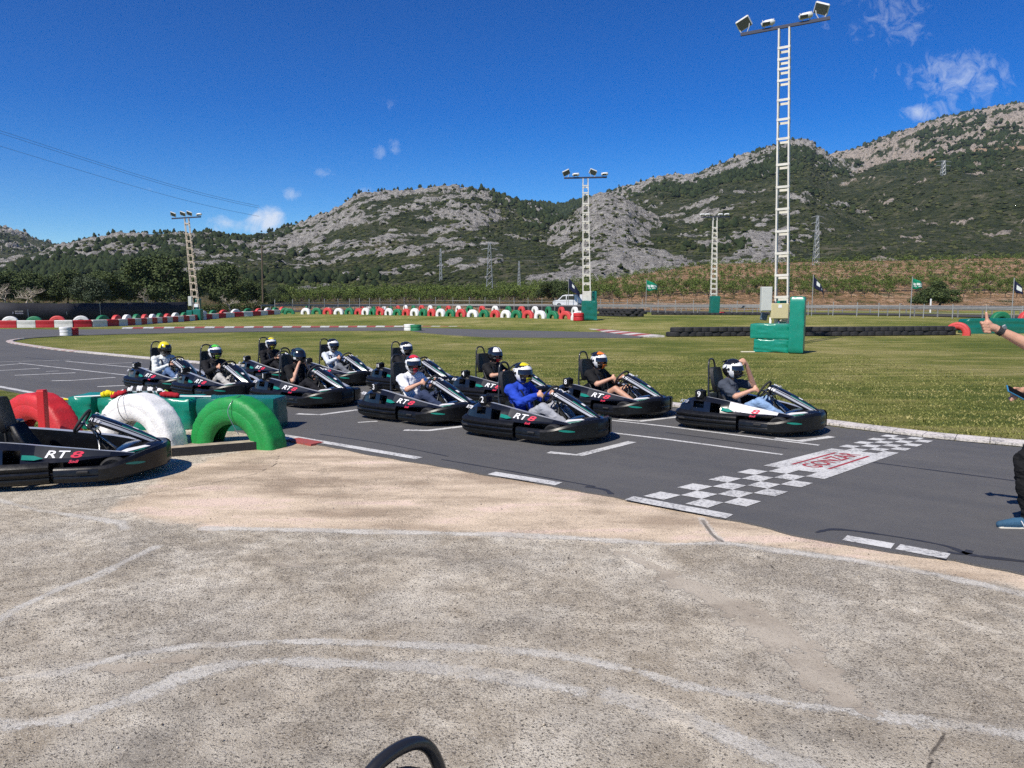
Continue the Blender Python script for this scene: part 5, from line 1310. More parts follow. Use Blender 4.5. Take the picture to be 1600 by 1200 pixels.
def big_tyre(px_u, y, zc, rz, col, lab):
    o = big_t.build('tyre_bollard', TM[col], auto=34); a = ray(px_u, 700)[0]; o.location = (a * y, y, zc); o.rotation_euler = (0, 0, rz)
    return tag(o, lab, 'tyre', 'big painted tyres at the pit entry')
big_tyre(372, 9.72, -.05, R_(-24), 'green', 'large green-painted tyre half sunk in the concrete near the track')
big_tyre(221, 9.92, -.04, R_(-24), 'white', 'large white-painted tyre half sunk behind the nose of the parked kart')
big_tyre(64, 10.2, -.06, R_(-24), 'red', 'large red-painted tyre half sunk behind the parked kart')
big_tyre(-100, 10.6, .02, R_(-24), 'green', 'large painted tyre at the left edge behind the parked kart')
def wire(pts, lab, m):
    q = MB(); q.tube(catmull(pts, 6), .005, 6); tag(q.build('tie_wire', m, smooth_=True), lab, 'wire')
ry = ray(372, 700)[0] * 9.72
wire([(ry + .06, 9.72, .655), (ry + .02, 9.54, .61), (ry - .02, 9.47, .48), (ry + .05, 9.43, .33), (ry + .13, 9.41, .20)], 'thin pale cord hanging over the green tyre', STEEL)
wx_ = ray(220, 700)[0] * 9.92
wire([(wx_ - .12, 9.93, .665), (wx_ - .16, 9.75, .62), (wx_ - .14, 9.67, .48), (wx_ - .07, 9.65, .36), (wx_ - .05, 9.75, .31)], 'dark wire tied round the white tyre', DSTEEL)

# timber at the foot of the green tyre, red post by the red tyre
WOOD = mat('weathered_timber', (.36, .30, .22), .85, var=.3, vscale=5, bump=.4, bscale=40)
q = MB(); a, b = at(262, 716, 0), at(407, 704, 0); d = (b - a); q.box((a + b) / 2 + Vector((0, .09, .062)), (d.length, .16, .115), 0, rot=Matrix.Rotation(math.atan2(d.y, d.x), 3, 'Z'), ch=.012)
tb_ = q.build('timber_beam', WOOD); tag(tb_, 'low timber beam lying in front of the green and white tyres', 'beam')
q = MB(); q.box((a + b) / 2 + Vector((0, .09, .065)) + Matrix.Rotation(math.atan2(d.y, d.x), 3, 'Z') @ Vector((0, -.09, 0)), (d.length * .99, .02, .105), 0, rot=Matrix.Rotation(math.atan2(d.y, d.x), 3, 'Z')); q.build('rubber_facing', RUBBER, tb_)
q = MB(); pz = at(52, 705, 0); q.box((pz.x, pz.y + .25, .36), (.095, .095, .74), 0, ch=.006); q.box((pz.x, pz.y + .25, .734), (.085, .085, .02), 0, ch=.004)
tag(q.build('red_post', mat('red_post_paint', (.50, .012, .016), .45, dirt=.2, dirt_color=(.2, .02, .02))), 'square red post standing in front of the red tyre', 'post')

# ------------------------------------------------------------------ vinyl crash pads
def vinyl(name, c): return mat(name, c, .36, var=.10, vscale=3, bump=.15, bscale=12, coat=.12, dirt=.25, dirt_color=tuple(q * .6 + .03 for q in c))
PAD, PAD2 = vinyl('green_vinyl', (.004, .215, .145)), vinyl('dull_green_vinyl', (.004, .13, .095))
def pad(loc, size, rz, m, lab, wr=.02, seed=0, lean=0.0, group='green crash pads'):
    """stuffed block with puckered cover"""
    bm = bmesh.new(); bmesh.ops.create_cube(bm, size=1.0); bmesh.ops.subdivide_edges(bm, edges=bm.edges[:], cuts=11, use_grid_fill=True)
    sx, sy, sz = size
    bm.verts.ensure_lookup_table(); p = np.array([v.co[:] for v in bm.verts]); q = np.abs(p) * 2
    mx = np.stack([np.maximum(q[:, 1], q[:, 2]), np.maximum(q[:, 0], q[:, 2]), np.maximum(q[:, 0], q[:, 1])], 1)
    P = p * (1 - .05 * mx ** 8) * np.array(size); n = np.sign(p) * (q > .98)
    s_ = fbm(P[:, 0] * 2.3 + seed, P[:, 2] * 5.5 + P[:, 1] * 2, P[:, 1] * 2.0 + seed, o=4) - .5
    fold = np.abs(fbm(P[:, 0] * 1.2 + seed * 3, P[:, 2] * 7 + .8 * P[:, 0], P[:, 1] * 1.5, o=2) - .5)
    P = P + n * (s_ * wr * 1.3 - np.maximum(0, .03 - fold) * wr * 28)[:, None]
    for v, c in zip(bm.verts, P): v.co = (c[0], c[1], c[2] + sz / 2)
    me = bpy.data.meshes.new('crash_pad'); bm.to_mesh(me); bm.free()
    o = finish('crash_pad', me, m, smooth_=True, auto=50); o.location = loc; o.rotation_euler = (0, lean, rz); return tag(o, lab, 'crash pad', group)
def pad_px(u0, u1, y, z0, z1, depth, rz, m, lab, **k):
    a0, a1 = ray(u0, 600)[0] * y, ray(u1, 600)[0] * y
    return pad(((a0 + a1) / 2, y + depth / 2, z0), (abs(a1 - a0), depth, z1 - z0), rz, m, lab, **k)
pad_px(104, 143, 10.95, 0, .49, .55, R_(-4), PAD, 'short green crash pad between the red and white tyres', seed=1)
pad_px(146, 300, 10.85, 0, .48, .60, R_(-3), PAD, 'long green crash pad behind the white tyre', seed=2, wr=.03)
pad_px(302, 432, 10.72, 0, .49, .55, R_(-4), PAD2, 'green crash pad behind the green tyre', seed=3, wr=.03)
# marshals' flags lying on the pads
def rolled(name, pts, r, m, lab, wob=.3, stick=None):
    q = MB(); P = catmull(pts, 9); R0 = [r * (1 + wob * random.uniform(-1, 1)) * math.sin(math.pi * (i + 1.2) / (len(P) + 1.4)) ** .4 for i in range(len(P))]; q.tube(P, R0, 9)
    o = q.build(name, m, auto=60); tag(o, lab, 'flag', 'rolled marshal flags on the pads')
    if stick: s_ = MB(); s_.tube(stick, .011, 8); s_.build('stick', mat('white_stick', (.7, .7, .68), .5) if 'white_stick' not in MATS else MATS['white_stick'], o)
    return o
def pp(u, v, y): return at_depth(u, v, y)
YEL, RFL = cloth('yellow_flag_cloth', (.75, .60, .02)), cloth('red_flag_cloth', (.36, .015, .025))
t = NT('chequered_flag_cloth', .8); ck_ = t.N.new('ShaderNodeTexChecker'); ck_.inputs['Scale'].default_value = 14; ck_.inputs[1].default_value = (.72, .72, .72, 1); ck_.inputs[2].default_value = (.015, .015, .018, 1); t.L.new(t.tc, ck_.inputs['Vector']); CHK = t.done(ck_.outputs[0])
YF = 11.0
rolled('flag', [pp(158, 618, YF), pp(168, 615, YF), pp(180, 616, YF)], .045, YEL, 'small yellow flag bundle lying left of the chequered flag', stick=[pp(116, 620.5, YF), pp(162, 618, YF)])
rolled('flag', [pp(174, 621, YF - .05), pp(186, 616, YF - .05), pp(198, 612, YF - .05)], .045, RFL, 'dark red flag bundle between the yellow and chequered flags')
rolled('flag', [pp(182, 617, YF), pp(200, 610.5, YF), pp(222, 609, YF), pp(245, 610.5, YF), pp(262, 616, YF)], .055, CHK, 'chequered flag rolled up on the pad above the white tyre')
rolled('flag', [pp(250, 616, YF - .1), pp(264, 616.5, YF - .1), pp(280, 618.5, YF - .1)], .042, RFL, 'dark red flag bundle with a white stick at the right', stick=[pp(276, 619, YF - .1), pp(330, 619.5, YF - .1)])
rolled('flag', [pp(252, 613, YF + .05), pp(257, 612, YF + .05), pp(263, 613, YF + .05)], .028, cloth('lime_flag_cloth', (.45, .60, .10)), 'tiny yellow-green flag end poking out of the chequered flag')
rolled('flag', [pp(88, 625, YF), pp(98, 624, YF), pp(107, 624.5, YF)], .02, YEL, 'thin yellow flag strip by the red tyre')

# ------------------------------------------------------------------ barrier of small half-buried tyres (white, green, red in turn)
small_t = {c: tyre_mesh('tyre', .63, .19, .36, 36, lugs=0, groove=.006) for c in ('x',)}
ST_MESH = {}
def small_tyre(p, zc, rz, col, lab, group, faded=True):
    m = {'red': F_RED, 'green': F_GREEN, 'white': T_WHITE, 'black': RUBBER}[col]
    if col not in ST_MESH:
        o = small_t['x'].build('tyre_bollard', m, auto=34); ST_MESH[col] = o.data
    else: o = bpy.data.objects.new('tyre_bollard', ST_MESH[col]); COL.objects.link(o)
    o.location = (p.x, p.y, p.z + zc); o.rotation_euler = (0, 0, rz); return tag(o, lab, 'tyre', group)
def along(px, n): 
    P = catmull([at(u, v) for u, v in px], 16); L = [0]
    for a, b in zip(P[:-1], P[1:]): L.append(L[-1] + (b - a).length)
    out = []
    for i in range(n):
        s_ = L[-1] * i / max(n - 1, 1); j = min(max(k for k in range(len(L)) if L[k] <= s_ + 1e-9), len(P) - 2); t_ = (s_ - L[j]) / max(L[j + 1] - L[j], 1e-9); out.append((P[j].lerp(P[j + 1], t_), (P[j + 1] - P[j]).normalized()))
    return out
COLS = ['white', 'green', 'red']
row1 = along([(478, 491), (515, 491), (555, 491.2), (590, 492), (640, 493), (700, 494.5), (760, 495.5), (820, 497), (884, 498.5)], 27)
row2 = along([(482, 484.5), (520, 484), (565, 484), (600, 485), (660, 486.5), (720, 488), (790, 489.5), (850, 491), (898, 492.5)], 27)
for ri_, (row, dn, lab) in enumerate(((row1, 'front', 'front row of far barrier'), (row2, 'rear', 'rear row of far barrier'))):
    for i, (p, t_) in enumerate(row):
        c = COLS[(i + ri_) % 3]; small_tyre(p + Vector((0, 0, .0 if ri_ == 0 else .05)), .08 + random.uniform(-.04, .04) + .12 * ri_, math.atan2(t_.y, t_.x) + random.uniform(-.12, .12), c, f'{c} half-sunk tyre, {nth((i + ri_) // 3 if (i + ri_) // 3 * 3 >= 0 else 0)} {c} one from the left, {lab}', f'{c} tyres, {dn} row of the far barrier')
q = small_tyre(at(904, 500), .10, .2, 'white', 'white tyre on edge at the barrier end beside the red one', None); q2 = None
# soil bank and black sheeting behind the barrier
mb = MB(); P = [p for p, t_ in along([(470, 481), (560, 480.5), (640, 481.5), (720, 483.5), (800, 485), (880, 487), (930, 488.5)], 24)]
mb.loft([[p + Vector((0, 0, -.2)), p + Vector((0, 0, .75)), p + Vector((.0, .25, .8)), p + Vector((0, .3, -.2))] for p in P], 0, True); tag(mb.build('rubber_sheeting', mat('black_sheeting', (.012, .012, .013), .7, bump=.4, bscale=4)), 'low black sheeting running behind the coloured tyre barrier', 'barrier')

# ------------------------------------------------------------------ red and white plastic barrier on the left
B_RED, B_WHITE = painted('red_barrier_plastic', (.42, .010, .018)), painted('white_barrier_plastic', (.62, .61, .57))
blk = MB(); rings = []
for x in (-.5, -.485, .485, .5):
    k = .97 if abs(x) == .5 else 1.0
    rings.append([Vector((x, y, z)) for y, z in ((-.20 * k, .0), (-.20 * k, .20), (-.185 * k, .26), (-.20 * k, .32), (-.20 * k, .50 * k), (-.17 * k, .54 * k), (.17 * k, .54 * k), (.20 * k, .50 * k), (.20 * k, .0))])
blk.loft(rings, 0, True)
cnt_b = {}
BLK = {0: blk.build('barrier_block', B_WHITE, auto=30), 1: None}
bp = along([(-330, 512), (-160, 512), (-60, 512.3), (0, 512.3), (70, 511.8), (140, 511), (200, 508.5), (270, 503.5), (340, 497.5), (400, 493.5), (436, 491)], 46)
for i in range(len(bp) - 1):
    (p, t_), (p2, _) = bp[i], bp[i + 1]; L_ = (p2 - p).length; u_ = 800 + F_PX * p.x / p.y
    if u_ < -40: continue
    if i % 2 == 0: o = BLK[0].copy()
    elif BLK[1] is None: BLK[1] = blk.build('barrier_block', B_RED, auto=30); o = BLK[1].copy()
    else: o = BLK[1].copy()
    COL.objects.link(o); o.location = (p + p2) / 2 + Vector((0, 0, -.01)); o.rotation_euler = (0, 0, math.atan2((p2 - p).y, (p2 - p).x)); o.scale = (L_ * .985, 1, 1)
    c = 'red' if i % 2 else 'white'
    cnt_b[c] = cnt_b.get(c, -1) + 1; tag(o, f'{nth(cnt_b[c])} {c} plastic block from the left in the far left barrier', 'barrier block', f'{c} blocks of the left barrier')
bpy.data.objects.remove(BLK[0]); bpy.data.objects.remove(BLK[1])
CY3 = ['red', 'green', 'red', 'green', 'white']
for i, (p, t_) in enumerate(along([(-30, 509.5), (30, 509), (140, 508), (200, 505.5), (270, 501), (340, 495.5), (400, 491.8), (440, 489.5)], 25)):
    c = ['red', 'green', 'white'][(i * 2) % 3]; small_tyre(p + Vector((-.1, .75, 0)), .13 + random.uniform(-.05, .04), math.atan2(t_.y, t_.x), c, f'{c} tyre top, {nth(i)} from the left behind the plastic barrier', f'{c} tyres behind the left barrier')
for i, u_ in enumerate((446, 452)): small_tyre(at(u_, 489.5 + i * 1.5), .05, .1, 'green', ('left' if i == 0 else 'right') + ' one of two green tyres at the right end of the plastic barrier', 'green tyres ending the left barrier')

# ------------------------------------------------------------------ stacks of tyres beside the track
FLAT = {}
def flat_tyre(p, z, col, parent, R=.30, w=.18):
    key = (col, R, w); m = {'red': T_RED, 'green': F_GREEN, 'white': T_WHITE, 'black': RUBBER}[col]
    if key not in FLAT: FLAT[key] = None; q = tyre_mesh('tyre', R, R * .32, w, 32, groove=.004); o = q.build('stacked_tyre', m, auto=34); FLAT[key] = o.data
    else: o = bpy.data.objects.new('stacked_tyre', FLAT[key]); COL.objects.link(o)
    o.parent = parent; o.location = (p[0], p[1], z + w / 2); o.rotation_euler = (math.pi / 2, 0, random.uniform(0, 3)); return o
def stack(u, v, cols, lab, R=.30, w=.18, group=None):
    p = at(u, v); r = thing('tyre_stack', lab, 'tyre stack', (p.x, p.y, p.z), group=group)
    for i, c in enumerate(cols): flat_tyre((random.uniform(-.01, .01), random.uniform(-.01, .01), 0), i * w * .97, c, r, R, w)
    return r
stack(103, 525, ['white'] * 3, 'stack of three white tyres at the inside of the far left bend', R=.30, w=.17)
stack(115, 524.5, ['red'] * 2 + ['red'], 'stack of red tyres tucked against the white stack on the bend', R=.26, w=.15)
stack(640, 517, ['white'] * 2, 'stack of white tyres on the infield edge next to green ones', R=.36, w=.22)
stack(650, 517.3, ['green'] * 2, 'stack of green tyres on the infield edge next to white ones', R=.36, w=.21)
stack(904, 501.5, ['red'] * 2, 'stack of red tyres at the foot of the middle mast', R=.42, w=.32)
# double row of black tyres
def black_row(px, n, rows, lab, grp, R=.34, w=.21):
    for i, (p, t_) in enumerate(along(px, n)):
        r = thing('tyre_stack', lab.replace('tyre', 'tyre', 1) + f', {nth(i)} from the left', 'tyre stack', p, group=grp)
        for k in range(rows): flat_tyre((random.uniform(-.05, .05) + (.3 if k % 2 else 0) * t_.x, (.3 if k % 2 else 0) * t_.y + random.uniform(-.04, .04), 0), k * w * .95, 'black', r, R, w)
black_row([(1052, 526), (1110, 525.5), (1180, 525), (1290, 525), (1380, 524.5), (1480, 523.5)], 34, 2, 'black tyre stack in the row across the lawn', 'black tyre row across the lawn', R=.42, w=.26)
black_row([(940, 494), (960, 494.5), (982, 495), (998, 495)], 9, 3, 'black tyre stack just right of the middle mast', 'black tyres beside the middle mast', R=.42, w=.26)
black_row([(1024, 492), (1080, 492.2), (1140, 492.3), (1200, 492.5), (1250, 493)], 26, 1, 'black tyre in the low far row near the fence', 'far black tyre row', R=.46, w=.24)
stack(1126, 491.5, ['red'], 'red tyre at the foot of the far right mast', R=.5, w=.3)
# covered tyres at the right edge
small_tyre(at(1496, 524), .10, R_(-40), 'red', 'red tyre at the left end of the green-covered barrier', None)
pad_px(1500, 1680, 43.5, .0, .92, .9, R_(4), PAD2, 'green tarpaulin-covered tyre barrier by the marshal', seed=9, wr=.06, group='green covers')
small_tyre(at(1562, 517), .52, R_(5), 'green', 'green tyre standing behind the covered barrier', None); small_tyre(at(1606, 517), .58, R_(5), 'red', 'red tyre at the picture edge behind the covered barrier', None)

# ------------------------------------------------------------------ floodlight masts
GALV = mat('cream_painted_steel', (.62, .60, .54), .55, var=.12, vscale=2, dirt=.3, dirt_color=(.38, .33, .26), rvar=.1)
GALV_WARM = mat('weathered_cream_steel', (.52, .44, .35), .6, var=.15, vscale=2, dirt=.4, dirt_color=(.30, .22, .15))
ARM = mat('dark_blue_steel', (.025, .03, .06), .5)
LAMP = mat('grey_lamp_housing', (.60, .61, .60), .4, var=.1, dirt=.2)
GLASS = mat('dull_lamp_glass', (.09, .10, .10), .15)
BOX_G, BOX_Y = mat('grey_cabinet', (.52, .54, .50), .5, dirt=.2), mat('cream_cabinet', (.56, .50, .28), .5, dirt=.2)
def mast(loc, height, wb, wt, m, lab, lean, rz, rungs, lamps, arm, arm_tilt=0.0):
    root = thing('floodlight_mast', lab, 'light mast', loc, 0); root.rotation_euler = (0, lean, rz)
    hw = lambda z: (wb + (wt - wb) * z / height) / 2
    for sx in (-1, 1):
        for sy in (-1, 1):
            q = MB(); a, b = Vector((sx * hw(0), sy * hw(0) * .55, 0)), Vector((sx * hw(height), sy * hw(height) * .55, height)); t_ = .030
            q.loft([[a + Vector((-t_, -t_ * .7, 0)), a + Vector((t_, -t_ * .7, 0)), a + Vector((t_, t_ * .7, 0)), a + Vector((-t_, t_ * .7, 0))], [b + Vector((-t_, -t_ * .7, 0)), b + Vector((t_, -t_ * .7, 0)), b + Vector((t_, t_ * .7, 0)), b + Vector((-t_, t_ * .7, 0))]], 0, True); q.build('leg', m, root)
    for f_ in rungs:
        z = f_ * height; w = hw(z)
        for sy in (-1, 1):
            q = MB(); q.box((0, sy * (w * .55 + .027), z + (.0 if sy < 0 else -.10)), (w * 2 + .07, .012, .095), 0); q.build('rung', m, root)
        for sx in (-1, 1):
            q = MB(); q.box((sx * (w + .037), 0, z), (.012, w * 1.1, .11), 0); q.build('side_plate', m, root)
    q = MB(); Ra = Matrix.Rotation(arm_tilt, 3, 'Y'); q.box((0, -.05, height + .06), (arm * 2, .10, .12), 0, rot=Ra); am = q.build('crossarm', ARM, root)
    for x, kind in lamps:
        c = Vector((0, 0, height + .06)) + Ra @ Vector((x * arm, 0, 0))
        lr = bpy.data.objects.new('floodlight', None); COL.objects.link(lr); lr.parent = root; lr.location = c
        q = MB()
        if kind == 'low': q.tube([(-.26, -.12, .19), (-.1, -.12, .24), (.16, -.12, .25), (.26, -.12, .22)], [.09, .12, .12, .07], 10); hh = q.build('housing', LAMP, lr, smooth_=True); q = MB(); q.box((-.05, -.215, .19), (.30, .05, .13), 0, rot=Matrix.Rotation(R_(40), 3, 'X'), ch=.01); q.build('lens', GLASS, lr)
        else:
            tl = {'left': -1, 'right': 1}[kind]; R1 = Matrix.Rotation(R_(tl * 24), 3, 'Y') @ Matrix.Rotation(R_(38), 3, 'X')
            q.box((0, -.12, .40), (.58, .10, .46), 0, rot=R1, ch=.04); q.box(Vector((0, -.12, .40)) + R1 @ Vector((0, .09, 0)), (.36, .10, .28), 0, rot=R1, ch=.04); q.build('housing', LAMP, lr)
            q = MB(); q.box(Vector((0, -.12, .40)) + R1 @ Vector((0, -.055, 0)), (.50, .015, .38), 0, rot=R1); q.build('lens', GLASS, lr)
        for s_ in (-1, 1):
            q = MB(); q.tube([(s_ * .12, -.05, .06), (s_ * .2, -.09, .22), (s_ * .22, -.1, .38)], .018, 6); q.build('bracket', LAMP, lr)
    return root
# the tall near mast
def px_place(u, v): return at(u, v)
p = at(1221, 541); sc_ = p.y / F_PX
H1 = (600 - 37) * p.y / F_PX * 0 + (at_depth(1224, 38, p.y).z)
mast((p.x, p.y, 0), H1 - .1, .50, .40, GALV, 'tallest cream ladder-like floodlight mast with green pads at its foot', R_(-1.55), R_(-28), [.09 + .070 * i for i in range(8)] + [.66, .72, .78, .84, .875, .905, .94], [(-.92, 'left'), (-.36, 'low'), (.48, 'low'), (.82, 'right')], 1.72, 0.0)
MY = p.y
def cab(u0, u1, v0, v1, y, d, m, lab, extra=None):
    a, b = at_depth(u0, v0, y), at_depth(u1, v1, y); q = MB(); q.box(((a.x + b.x) / 2, y + d / 2, (a.z + b.z) / 2), (abs(b.x - a.x), d, abs(a.z - b.z)), 0, ch=.015); o = q.build('electrical_cabinet', m); tag(o, lab, 'cabinet')
    q = MB(); q.box(((a.x + b.x) / 2, y - .006, (a.z + b.z) / 2), (abs(b.x - a.x) * .92, .012, abs(a.z - b.z) * .94), 0, ch=.004); q.build('door', m, o); return o
cab(1191, 1206, 448, 486, MY - .5, .25, BOX_G, 'tall grey electrical cabinet on the left of the tallest mast')
c_ = cab(1206, 1232, 474, 498, MY - .55, .25, BOX_Y, 'cream electrical cabinet low on the tallest mast')
q = MB(); a = at_depth(1219, 478.5, MY - .565); q.box((a.x, a.y, a.z), (.14, .008, .13), 0); q.build('notice', WHITE_DECAL, c_)
q = MB(); a = at_depth(1196, 495, MY - .2); q.box((a.x, a.y + .2, a.z), (.25, .2, .3), 0, rot=Matrix.Rotation(R_(12), 3, 'Y'), ch=.02); tag(q.build('junction_box', mat('blue_grey_box', (.10, .14, .17), .6)), 'small blue-grey box hanging under the grey cabinet', 'box')
for uu in (1204, 1217):
    q = MB(); a = at_depth(uu, 496, MY - .4); q.tube([(a.x, a.y, a.z), (a.x, a.y, .6)], .045, 8); tag(q.build('conduit', WHITE_DECAL if uu == 1204 else STEEL, smooth_=True), 'white conduit below the grey cabinet' if uu == 1204 else 'thin grey conduit below the cream cabinet', 'pipe')
Y_ = 27.0
pa = at(1208, 551); RZ = R_(-27)
pad((pa.x, pa.y + .35, .50), (1.42, .62, .56), RZ, PAD, 'upper green crash pad lying across the foot of the tallest mast', seed=11, wr=.022)
pad((pa.x + .06, pa.y + .30, .0), (1.28, .60, .50), RZ, PAD, 'lower green crash pad stacked under another at the tallest mast', seed=12, wr=.035)
pb = at(1248, 553); pad((pb.x, pb.y + .25, 0), (.52, .52, 2.05), RZ, PAD, 'tall green crash pad standing on the right of the tallest mast', seed=14, wr=.02)
pc_ = at(1230, 541); pad((pc_.x, pc_.y + .9, 0), (.5, .3, 2.1), RZ, PAD, 'tall green crash pad standing behind the tallest mast', seed=15, wr=.02)
q = MB(); a = at(1162, 550.5); q.box((a.x + .15, a.y, .02), (.5, .14, .04), 0, ch=.01); tag(q.build('plank', mat('pale_plank', (.6, .56, .42), .8)), 'pale plank end lying on the grass left of the crash pads', 'plank')

def small_mast(u, vb, vt, utop, width, m, lab, lamps, rungs, lean, arm):
    p = at(u, vb); top = at_depth(utop, vt, p.y); h = top.z - p.z
    return mast((p.x, p.y, p.z), h, width, width * .62, m, lab, lean, 0, rungs, lamps, arm), p
m2, p2 = small_mast(917, 500.5, 279, 912, .62, GALV, 'middle cream floodlight mast rising from the tyre barrier', [(-.9, 'left'), (-.45, 'low'), (.35, 'right'), (.9, 'low')], [.08 + .062 * i for i in range(13)] + [.9, .95], R_(-1.2), 1.65)
cab(911, 924, 455, 471.5, p2.y - .6, .3, GALV, 'cream cabinet on the middle mast')
pad_px(908, 932, p2.y - .9, p2.z, p2.z + 1.55, .6, 0, PAD2, 'wrinkled green crash pad wrapped round the foot of the middle mast', seed=21, wr=.05)
pad_px(924, 931, p2.y + .3, p2.z, p2.z + 2.3, .4, 0, PAD2, 'taller narrow green pad behind the middle mast', seed=22)
m3, p3 = small_mast(308, 500, 341, 297, .62, GALV_WARM, 'left rusty-cream floodlight mast behind the red and white barrier', [(-.85, 'right'), (-.2, 'right'), (.25, 'right'), (.9, 'low')], [.10 + .068 * i for i in range(12)] + [.95], R_(-3.4), 1.45)
cab(293.5, 299.5, 463, 478, p3.y - .5, .3, BOX_G, 'grey cabinet on the left mast')
q_ = cab(303, 309.5, 475, 480, p3.y - .55, .2, WHITE_DECAL, 'small white box low on the left mast')
pad_px(296, 305, p3.y - 1.0, 0, 1.05, .8, 0, PAD2, 'left green crash pad at the foot of the left mast', seed=31)
pad_px(306, 318, p3.y - 1.1, 0, 1.15, .8, 0, PAD2, 'right green crash pad at the foot of the left mast', seed=32)
pad_px(310.5, 317, p3.y + .5, 0, 2.2, .5, 0, PAD2, 'tall green crash pad standing behind the left mast', seed=33)
m4, p4 = small_mast(1114.5, 492, 340, 1115.5, .66, GALV, 'far right floodlight mast beyond the black tyre rows', [(-.9, 'low'), (-.55, 'low'), (.35, 'low'), (.8, 'low')], [.17 + .052 * i for i in range(15)], R_(-.6), 1.5)
pad_px(1107, 1121, p4.y - .6, p4.z, p4.z + 2.0, .8, R_(4), PAD2, 'green crash pad round the foot of the far right mast', seed=41, lean=R_(2))

# ------------------------------------------------------------------ banner fence on the left
BAN = mat('dark_banner_cloth', (.008, .009, .016), .75, var=.3, vscale=.6, bump=.5, bscale=1.2)
bl = [at(u, v) for u, v in ((-160, 507.5), (0, 506.5), (100, 505), (180, 502), (240, 499.5), (290, 496.5))]
tops = [468, 473.5, 473.8, 473, 472.3, 471.5]
root = thing('banner_fence', 'long dark banner screen with a music-radio logo behind the left barrier', 'banner', bl[0])
q = MB(); rr = []
for i in range(len(bl) - 1):
    for k in range(8):
        f_ = k / 8; b_ = bl[i].lerp(bl[i + 1], f_); tz = at_depth(0, tops[i] + (tops[i + 1] - tops[i]) * f_, b_.y).z; w_ = .05 * math.sin((i * 8 + k) * 1.1)
        rr.append([b_ + Vector((0, 1.6 + w_, -.1)) - bl[0], b_ + Vector((0, 1.6 - w_, (tz - b_.z) * .5)) - bl[0], Vector((b_.x, b_.y + 1.6 + w_, tz + random.uniform(-.03, .03))) - bl[0]])
q.loft(rr, 0, False, cap=False); bn = q.build('banner', BAN, root, smooth_=True)
md = bn.modifiers.new('thick', 'SOLIDIFY'); md.thickness = .02
for i in range(0, len(rr), 5):
    q = MB(); b_ = rr[i][0]; q.tube([b_ + Vector((0, .1, 0)), rr[i][2] + Vector((0, .1, .05))], .035, 6); q.build('post', STEEL, root)
def ban_text(body, u, v, size, m, sx=1.0):
    y_ = at(u, 506.4).y + 1.45; a = at_depth(u, v, y_) - Vector(bl[0]); text('lettering', body, size, m, root, tuple(a), (math.pi / 2, 0, 0), align='LEFT', sx=sx, ext=.004)
G_W, G_R, G_P = mat('grey_white_print', (.42, .42, .42), .7), mat('dull_red_print', (.28, .06, .05), .7), mat('grey_violet_print', (.26, .27, .36), .7)
ban_text('Los', .5, 486.5, .34, G_W, .8); ban_text('4', 9.3, 489, .46, G_R); ban_text('O', 15.3, 489, .40, G_P); ban_text('BARTOLOME', 23.5, 486.4, .12, G_W, 1.0); ban_text('BALEARIA', 23.5, 489.6, .17, G_P, .95)

# ------------------------------------------------------------------ perimeter fence, road guard rails
FENCE = mat('grey_fence_steel', (.36, .36, .34), .5, metal=.4, var=.15)
RAIL = mat('galvanised_rail', (.22, .22, .215), .6, metal=.2, var=.2)
fp = along([(430, 489.5), (520, 488), (620, 486), (720, 485.5), (850, 486.5), (960, 488.5), (1080, 490.5), (1200, 492), (1330, 494), (1450, 497), (1600, 500), (1720, 503)], 46)
root = thing('perimeter_fence', 'thin grey post and wire fence between the track and the road', 'fence', fp[0][0])
o0 = Vector(fp[0][0])
for i, (p, t_) in enumerate(fp):
    hp_ = .0168 * p.y + .1; q = MB(); q.tube([p - o0, p - o0 + Vector((random.uniform(-.03, .03), 0, hp_))], .040, 6); q.build('post', FENCE, root)
for f_ in (.96, .5):
    q = MB(); q.tube([p - o0 + Vector((0, 0, f_ * (.0168 * p.y + .05) * .78)) for p, t_ in fp], .022, 5); q.build('rail', FENCE, root)
for nm, off, lab in (('near', 4.0, 'galvanised guard rail on the near side of the road'), ('far', 13.0, 'galvanised guard rail on the far side of the road')):
    root = thing('guard_rail', lab, 'guard rail', (0, 0, 0)); pts = []
    for p, t_ in fp[4:]: n_ = Vector((-t_.y, t_.x, 0)); n_ = n_ if n_.y > 0 else -n_; c_ = p + n_ * off; c_.z = p.z + (.05 if nm == 'near' else .12); pts.append(c_)
    q = MB(); q.loft([[c_ + Vector((0, 0, .62)), c_ + Vector((0, -.06, .69)), c_ + Vector((0, -.02, .75)), c_ + Vector((0, -.06, .81)), c_ + Vector((0, 0, .88)), c_ + Vector((0, .03, .75))] for c_ in pts], 0, True); q.build('beam', RAIL, root)
    for c_ in pts[::1]: q = MB(); q.box((c_.x, c_.y + .06, c_.z + .38), (.09, .09, .85), 0); q.build('post', RAIL, root)
# road between the rails
mb = MB(); L_, R2 = [], []
for p, t_ in fp: n_ = Vector((-t_.y, t_.x, 0)); n_ = n_ if n_.y > 0 else -n_; L_.append(p + n_ * 5.0 + Vector((0, 0, .06))); R2.append(p + n_ * 11.5 + Vector((0, 0, .16)))
k_ = len(L_); mb.add(L_ + R2, [(i, i + 1, k_ + i + 1, k_ + i) for i in range(k_ - 1)]); struct(mb.build('road', mat('old_road_asphalt', (.06, .058, .055), .95, var=.2, vscale=.4, spec=.1)))
for u_, v_, lab in ((1502, 487, 'white roadside marker post'),):
    p = at_depth(1495, 492, 78); q = MB(); q.box((p.x, p.y + 5, p.z + .9), (.14, .08, 1.5), 0, ch=.01); q.build('marker_post', WHITE_DECAL); tag(bpy.data.objects['marker_post'], 'white roadside marker post behind the fence near the right edge', 'marker')

